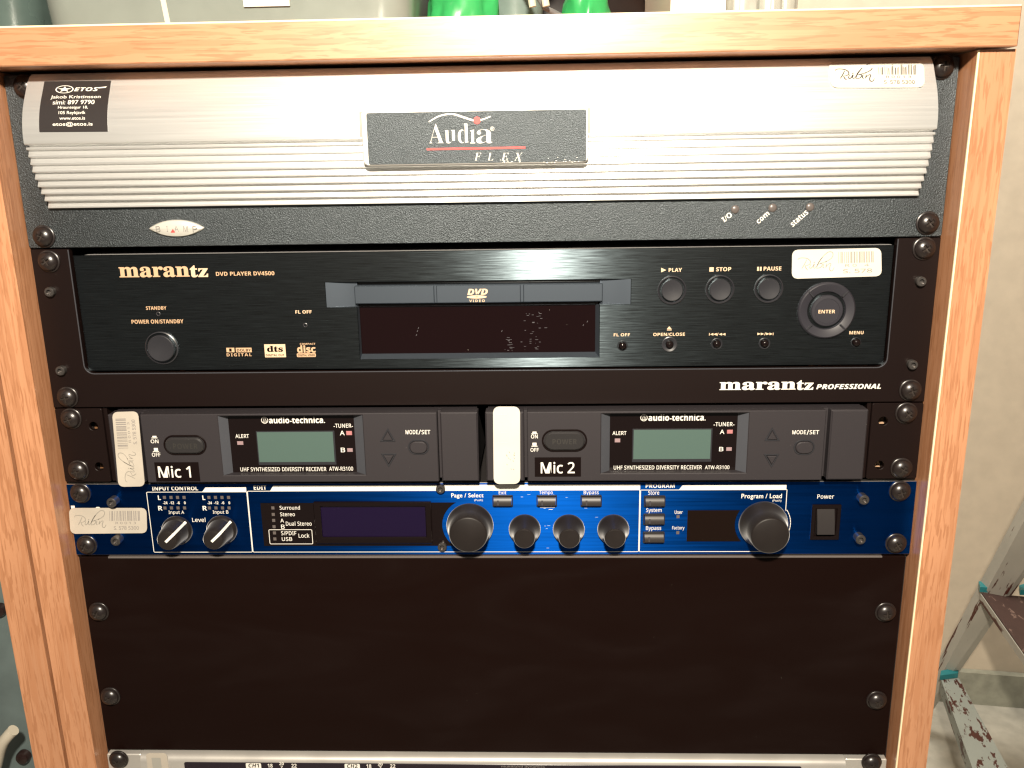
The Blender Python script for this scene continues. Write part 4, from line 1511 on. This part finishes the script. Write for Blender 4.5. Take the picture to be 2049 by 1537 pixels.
    t.flat(rrect(*q, .8), d, holes=[rrect(q[0] + .32, q[1] - .32, q[2] + .32, q[3] - .32, .5)[::-1]])
    for k, y in enumerate((1016.5, 1029.5, 1041.5, 1054, 1066.5, 1078.5)):
        c0 = 546 + k * .8
        q = B(c0 - 3, c0 + 3, y - 3, y + 3, d); t.flat(rrect(*q), d, mi=1)
    build_flat('lettering', t, ['white_ink', 'led_grey'], win)
    q = B(629.5, 864, 1004.5, 1088, 1.5); qi = B(646, 850, 1014.5, 1071, .6)
    m = MB(); m.prism(rrect(*q, .6), .2, 2.2, holes=[rrect(qi[0] - .6, qi[1] + .6, qi[2] - .8, qi[3] + .6)[::-1]], ch=.5)
    build('display_frame', m, 'black_gloss', win)
    m = MB(); m.box(qi[0] - 1, qi[1] + 1, qi[2] - 1.2, qi[3] + 1, .25, .75)
    build('display', m, 'lcd_violet', win)
    # ---- program display
    K2 = (1527, 1049)
    kx, kz = W(*K2, .3)
    q = B(1374.7, 1478, 1021, 1083, 0)
    rb = (W(1627, 1049, 0)[0] - kx) / 100 * 56.5
    lp = [(q[0], q[2])]
    z_lo, z_hi = q[2], q[3]
    for k in range(11):
        zz = z_lo + (z_hi - z_lo) * k / 10
        lp.append((kx - math.sqrt(rb * rb - (zz - kz) ** 2), zz))
    lp.append((q[0], z_hi))
    m = MB(); m.prism(lp, 0, .45, ch=.12)
    build('display_window', m, 'brown_glass', root)
    # ---- controls
    knob(root, 'input_knob', (355, 1061), (331, 1084.5), 30, 20.5, 15.5, True)
    knob(root, 'input_knob', (444.5, 1060), (421.5, 1084.5), 30, 20.5, 15.5, True)
    knob(root, 'select_knob', (940.5, 1051.5), (937, 1070), 47, 37.5, 14)
    knob(root, 'program_knob', (1527, 1049), (1544.5, 1073), 49, 38, 17)
    for b_, tp in (((1050, 1059), (1049.5, 1078.5)), ((1138, 1059), (1138.8, 1078.5)), ((1227, 1059), (1230.5, 1078.5))):
        knob(root, 'edit_knob', b_, tp, 31.8, 20.8, 14)
    for n_, bx in (('exit_key', (985.5, 1026.5, 990, 1013)), ('tempo_key', (1073.5, 1114.5, 990, 1013)), ('bypass_key', (1161.5, 1204, 990, 1013)),
                   ('store_key', (1288, 1331, 991, 1013.5)), ('system_key', (1287, 1330, 1027, 1049.5)), ('bypass_key', (1286, 1329.5, 1063, 1085.5))):
        small_key(root, n_, bx)
    # power rocker
    q = B(1622, 1680, 1009, 1079, 0)
    m = MB(); m.prism(rrect(*q, .3), 0, 1.3, holes=[rrect(q[0] + 2.2, q[1] - 2.2, q[2] + 2.4, q[3] - 2.4)[::-1]], ch=.3)
    m.box(q[0] + 1, q[1] - 1, q[2] + 1, q[3] - 1, 0, .2)
    sw = build('power_switch', m, 'black_gloss', root)
    q = B(1633.5, 1668, 1018, 1066, 1)
    m = MB(); zc = (q[2] + q[3]) / 2
    m.sweep_x([(0.1, q[2]), (4.2, q[2] + .2), (3.0, zc), (1.0, q[3] - .3), (.1, q[3])], q[0], q[1])
    build('rocker', m, 'rocker', sw)
    for p_ in ((881, 980), (884.5, 1096)):
        hex_bolt(root, *p_, r=2.5, h=2.6)
    for p_ in ((1730, 1001.5), (1723, 1081), (222, 1007), (230, 1084)):
        hex_bolt(root, *p_, r=2.7, h=5.0)
    for p_ in ((157, 990), (170, 1094), (1804, 986), (1796, 1091)):
        rack_screw(root, *p_)
    cs = [W(x, y, 5) for x, y in ((134, 1074), (288.5, 1072.5), (287, 1022), (130.5, 1022))]
    sticker(root, cs, ['paper_aged', 'faded_ink', 'grey_ink'], r=.2, aspect=3.1, dfn=lambda x, z: .8, label='worn barcode sticker over the maker name',
            printer=lambda pm, fn: owner_print(pm, fn, w=.0095, ink=0, faint=1))

M['key_black'] = plain('dark_key_plastic', (0.026, 0.022, 0.021), .42, spec=.4)
M['rocker'] = plain('dark_rocker_plastic', (0.022, 0.019, 0.019), .30, spec=.6)
M['brown_glass'] = plain('brown_display_glass', (0.007, 0.0032, 0.002), .15, spec=.4, dust=.4)
M['scratch'] = plain('bare_scratch', (0.42, 0.52, 0.68), .4)

# =================================================================== BLANK PANEL
def blank_panel():
    root = thing('blank_panel', 'plain black blanking panel with four screws, under the blue unit', 'rack panel', (0, 0, -400))
    m = MB(); m.box(-239.6, 239.9, -399.4, -268.9, -3, 0, ch=.3, r=.8)
    build('plate', m, 'black_flat', root)
    m = MB(); m.box(-222, 226.5, -269.6, -268.6, -12, .55, ch=.2)
    build('lip', m, 'lip_grey', root)
    for q in ((194, 1228), (217.5, 1398), (1775, 1229), (1757, 1406)):
        rack_screw(root, *q)

M['lip_grey'] = plain('lit_grey_lip', (0.10, 0.085, 0.08), .45)  # grey paints the light along the black panel's top edge

# =================================================================== SILVER UNIT
def amplifier():
    root = thing('channel_processor', 'silver-fronted channel unit with a dark display strip, lowest in the rack', 'rack unit', (0, 0, -445))
    zt = -400.7
    m = MB()
    m.sweep_x([(-3, zt), (1.2, zt), (3.2, zt - .7), (4.4, zt - 2.2), (4.8, zt - 4), (4.8, -444.3), (-3, -444.3)], W(284, 1515, 2)[0], W(1690, 1522, 2)[0])
    build('faceplate', m, 'amp_silver', root)
    for xa, xb in ((-239.4, W(283.2, 1515, 2)[0]), (W(1690.8, 1522, 2)[0], 240.2)):
        m = MB(); m.box(xa, xb, -444.3, zt - .4, -3, 2.2, ch=.5, r=1)
        build('rack_ear', m, 'amp_silver', root)
    D = 4.8
    x0, z0 = W(368, 1524, D); x1, z1 = W(1604, 1534, D)
    ztop = -404.2
    zq = [W(368, 1524, D)[1], W(1604, 1534.5, D)[1]]
    ztop = sum(zq) / 2
    m = MB(); m.box(x0, x1, -440, ztop, D - 1, D + .3, ch=.2, r=1.2)
    strip = build('display_strip', m, 'strip_dark', root)
    t = MB(); d = D + .45
    for a0, a1 in ((492, 522.5), (689.5, 720)):
        q = B(a0, a1, 1524.5, 1540, d)
        q = (q[0], q[1], q[2], min(q[3], ztop - .1))
        t.flat(rrect(*q, .8), d)
    text(t, 'CH1', 497, 518, 1528, 1536, d + .12, 'sans_bi', mi=1)
    text(t, 'CH2', 694.5, 715.5, 1529, 1537, d + .12, 'sans_bi', mi=1)
    for b0 in (0, 197.5):
        dy = b0 / 197.5
        text(t, '18', 535.5 + b0, 545.5 + b0, 1528.5 + dy, 1536 + dy, d, 'sans_b')
        text(t, '20', 558.5 + b0, 568 + b0, 1525.5 + dy, 1531 + dy, d, 'sans_b')
        text(t, '7', 561 + b0, 566 + b0, 1532.5 + dy, 1537 + dy, d, 'sans_b')
        text(t, '22', 583 + b0, 593.5 + b0, 1528.5 + dy, 1536 + dy, d, 'sans_b')
    text(t, 'SURVEY CENTRE'.replace('SURVEY CENTRE', 'multiband dynamics'), 1003, 1090, 1532.5, 1537, d, 'sans', mi=2)
    build_flat('lettering', t, ['white_ink', 'black_ink', 'grey_ink'], strip)
    q = B(296, 338, 1507, 1570, D)
    cs = [(q[0], q[2]), (q[1], q[2]), (q[1], q[3]), (q[0], q[3])]
    def pr(pm, fn):
        pm.add([fn(.25, .3), fn(.68, .3), fn(.68, .86), fn(.25, .86)], [(0, 1, 2, 3)])
    sticker(root, cs, ['paper_aged', 'grey_mark'], r=.12, aspect=.75, dfn=lambda x, z: D, printer=pr, label='worn pale sticker with a grey patch')
    for q in ((234, 1525), (1747, 1531)):
        rack_screw(root, *q, 2.2)

M['amp_silver'] = plain('satin_silver_face', (0.50, 0.48, 0.45), .38, metal=.5, vary=.05)
M['strip_dark'] = plain('dark_display_strip', (0.012, 0.008, 0.014), .2)
M['grey_mark'] = plain('grey_patch_print', (0.30, 0.29, 0.26), .6)

# =================================================================== THINGS ON TOP AND AROUND
M['bin_grey'] = plain('translucent_grey_plastic', (0.21, 0.238, 0.215), .22, spec=.6, vary=.06)
M['bin_rib'] = plain('pale_plastic_rib', (0.62, 0.57, 0.47), .3)
M['bin_teal'] = plain('dark_teal_plastic', (0.085, 0.125, 0.115), .28, vary=.15)
M['bag_black'] = plain('black_bag_film', (0.010, 0.006, 0.006), .3)
M['bag_green'] = plain('green_bag_film', (0.03, 0.30, 0.085), .28, spec=.5, vary=.25)
M['tub_teal'] = plain('teal_tub_plastic', (0.17, 0.23, 0.21), .3, vary=.15)
M['white_card'] = plain('white_carton', (0.82, 0.78, 0.70), .5)
M['clear_roll'] = plain('grey_film_roll', (0.36, 0.37, 0.33), .25, vary=.25)
M['cable'] = plain('grey_cable', (0.12, 0.115, 0.115), .45)
M['plug'] = plain('cream_plug', (0.55, 0.52, 0.42), .4)
M['crate'] = plain('grey_teal_crate', (0.115, 0.150, 0.150), .45, vary=.12)
M['handle_white'] = plain('white_handle', (0.58, 0.53, 0.43), .35)
M['cap_dark'] = plain('dark_round_cap', (0.02, 0.010, 0.009), .25)

ZT = 19.8

def tub(name, label, cat, px0, px1, y0, depth, h, taper, mat, group=None):
    xa, xb = W(px0, 40, -y0)[0], W(px1, 30, -y0)[0]
    root = thing(name, label, cat, ((xa + xb) / 2, y0 + depth / 2, ZT), group)
    m = MB()
    def ring(z, e, r):
        lp = rrect(xa - e, xb + e, y0 - e, y0 + depth + e, r, 6)
        return [(x, -y, z) for x, y in lp]
    rs = [ring(ZT, -6, 14), ring(ZT + 3, -2, 16), ring(ZT + 10, 0, 18), ring(ZT + h, taper, 18)]
    n = len(rs[0])
    vs = [q for r in rs for q in r]
    fs = [(j * n + i, j * n + (i + 1) % n, (j + 1) * n + (i + 1) % n, (j + 1) * n + i) for j in range(3) for i in range(n)]
    fs += [tuple(range(n)), tuple(range(3 * n, 4 * n))]
    m.add(vs, fs)
    body = build('body', m, mat, root)
    m = MB()
    rs = [ring(ZT + h, taper + 5, 20), ring(ZT + h + 12, taper + 5, 20), ring(ZT + h + 16, taper - 2, 18)]
    vs = [q for r in rs for q in r]
    fs = [(j * n + i, j * n + (i + 1) % n, (j + 1) * n + (i + 1) % n, (j + 1) * n + i) for j in range(2) for i in range(n)]
    fs += [tuple(range(n)), tuple(range(2 * n, 3 * n))]
    m.add(vs, fs)
    build('lid', m, mat, root)
    return root, xa, xb

def crumple(name, mat, label, cat, c, size, seed, parent=None, sub=4, amp=.22, group=None):
    """a slumped bag: displaced ball resting on the cabinet top"""
    bm = bmesh.new()
    bmesh.ops.create_icosphere(bm, subdivisions=sub, radius=1)
    from mathutils import noise
    for v in bm.verts:
        p = v.co.copy()
        k = 1 + amp * noise.noise(p * 2.1 + Vector((seed, 0, 0))) + .6 * amp * abs(noise.noise(p * 4.3 + Vector((0, seed, 0))))
        v.co = Vector((p.x * size[0], p.y * size[1], p.z * size[2])) * k
        v.co.z = max(v.co.z, -size[2] * .62)
    lo = min(v.co.z for v in bm.verts)
    me = bpy.data.meshes.new(name)
    for v in bm.verts:
        v.co = v.co * MM
    bm.to_mesh(me); bm.free()
    for pol in me.polygons:
        pol.use_smooth = True
    me.materials.append(M[mat])
    o = link(name, me, (c[0], c[1], ZT - lo), parent)
    if not parent:
        tag(o, label, cat, group)
    return o

def surroundings():
    # large grey bin
    root, xa, xb = tub('storage_bin', 'big translucent grey plastic bin on the cabinet top, paper label on its front', 'storage bin', 80, 818, 60, 190, 130, 9, 'bin_grey')
    x0, x1 = W(327, 30, -58)[0], W(337, 30, -58)[0]
    m = MB(); m.add([(x0, -59.6, ZT + 11), (x1, -59.6, ZT + 11), (x1 - 9, -50.4, ZT + 128), (x0 - 9, -50.4, ZT + 128),
                     (x0, -62, ZT + 11), (x1, -62, ZT + 11), (x1 - 9, -53, ZT + 128), (x0 - 9, -53, ZT + 128)],
                    [(0, 1, 2, 3), (4, 5, 6, 7), (0, 1, 5, 4), (1, 2, 6, 5), (2, 3, 7, 6), (3, 0, 4, 7)])
    build('rib', m, 'bin_rib', root)
    x0, x1 = W(486, 8, -56)[0], W(578, 8, -56)[0]
    zlo = W(530, 12.5, -57)[1]
    m = MB(); m.add([(x0, -57.2, zlo), (x1, -57.2, zlo), (x1, -54, zlo + 40), (x0, -54, zlo + 40), (x0, -58.5, zlo), (x1, -58.5, zlo), (x1, -55.5, zlo + 40), (x0, -55.5, zlo + 40)],
                    [(0, 1, 2, 3), (4, 5, 6, 7), (0, 1, 5, 4), (1, 2, 6, 5), (2, 3, 7, 6), (3, 0, 4, 7)])
    build('paper_label', m, 'white_card', root)
    tub('storage_bin', 'dark teal plastic bin at the left end of the cabinet top', 'storage bin', -330, 54, 95, 150, 110, 6, 'bin_teal')
    # bags and odds and ends
    def X(px, y):
        return W(px, 20, -y)[0]
    crumple('black_bag', 'bag_black', 'large crumpled black bag filling the gap behind the green ones', 'bag', (X(1080, 330), 330, 0), (150, 70, 85), 3.0)
    crumple('green_bag', 'bag_green', 'bright green plastic bag bulging beside the grey bin', 'bag', (X(925, 110), 110, 0), (20, 18, 36), 8.1, group='green plastic bags')
    crumple('green_bag', 'bag_green', 'darker green plastic bag between the teal tub and the white carton', 'bag', (X(1175, 120), 120, 0), (14, 15, 34), 5.7, group='green plastic bags')
    tub('plastic_tub', 'small grey teal plastic tub between the two green bags', 'tub', 975, 1082, 140, 60, 70, 4, 'tub_teal')
    m = MB()
    a = Vector((X(1090, 100), 100, ZT + 22)); b = Vector((X(1150, 100), 105, ZT + 8))
    m.tube([a + Vector((-14, 10, 22)), a, a.lerp(b, .5) + Vector((0, 0, 3)), b, b + Vector((22, 8, -5)), b + Vector((40, 20, -6))], 1.6)
    tag(build('cable', m, 'cable'), 'thin grey cable trailing down in front of the black bag', 'cable')
    m = MB()
    for px, py in ((1064, 3), (1091, 2)):
        x, z = W(px, py, -92)
        m.tube([(x - 1, 92, z + 14), (x, 92, z), (x + .6, 92, z - 3)], 2.2)
    tag(build('cable_plug', m, 'plug'), 'pair of cream plugs hanging above the teal tub', 'plug')
    x0, x1 = W(1342, 15, -70)[0], W(1452, 12, -70)[0]
    m = MB(); m.hexa([(x0, 70, ZT), (x1, 70, ZT), (x1, 200, ZT), (x0, 200, ZT), (x0, 70, ZT + 95), (x1, 70, ZT + 95), (x1, 200, ZT + 95), (x0, 200, ZT + 95)])
    tag(build('white_carton', m, 'white_card'), 'plain white carton standing on the cabinet top', 'carton')
    for k, (px, r, lab) in enumerate(((1484, 9.5, 'grey film roll standing next to the white carton'), (1540, 7.5, 'pale film roll standing in the middle of three'), (1575, 5.2, 'narrow film roll standing farthest from the white carton'))):
        x = W(px, 12, -120)[0]
        m = MB()
        n = 40; vs = []; fs = []
        for z in (ZT, ZT + 120):
            for i in range(n):
                a = 2 * math.pi * i / n
                rr = r * 1.15 * (1 + .05 * math.sin(5 * a + k) + .03 * math.sin(11 * a))
                vs.append((x + rr * math.cos(a), -(120 + rr * math.sin(a)), z))
        fs = [(i, (i + 1) % n, n + (i + 1) % n, n + i) for i in range(n)] + [tuple(range(n)), tuple(range(n, 2 * n))]
        m.add(vs, fs)
        tag(build('film_roll', m, 'clear_roll'), lab, 'roll', 'film rolls standing beside the white carton')
    # left of the cabinet
    root = thing('storage_crate', 'grey teal crate standing left of the cabinet, with a white handle', 'crate', (-480, 240, -1000))
    m = MB(); m.hexa([(-620, 120, -1000), (-300, 120, -1000), (-300, 420, -1000), (-620, 420, -1000), (-640, 110, -150), (-290, 110, -150), (-290, 430, -150), (-640, 430, -150)])
    build('body', m, 'crate', root)
    def pt(px, py, y):
        x, z = W(px, py, -y); return Vector((x, y, z))
    m = MB(); m.tube([pt(-60, 1640, 92), pt(-18, 1570, 90), pt(-6, 1525, 88), pt(0, 1500, 86), pt(8, 1482, 84), pt(20, 1468, 84), pt(27, 1461, 84)], 4.2, 14)
    build('handle', m, 'handle_white', root)
    for px, py, r in ((-4, 1224, 5.0), (43, 1519, 5.2)):
        q = pt(px, py, 108)
        m = MB(); m.lathe(q.x, q.z, [(r, -113), (r, -109.5), (r * .85, -107.6), (r * .4, -106.8), (.01, -106.6)], 24)
        build('round_stud', m, 'cap_dark', root)

room()
step_ladder()
cabinet()
signal_processor()
disc_player()
receiver(1)
receiver(2)
effects_processor()
blank_panel()
amplifier()
surroundings()
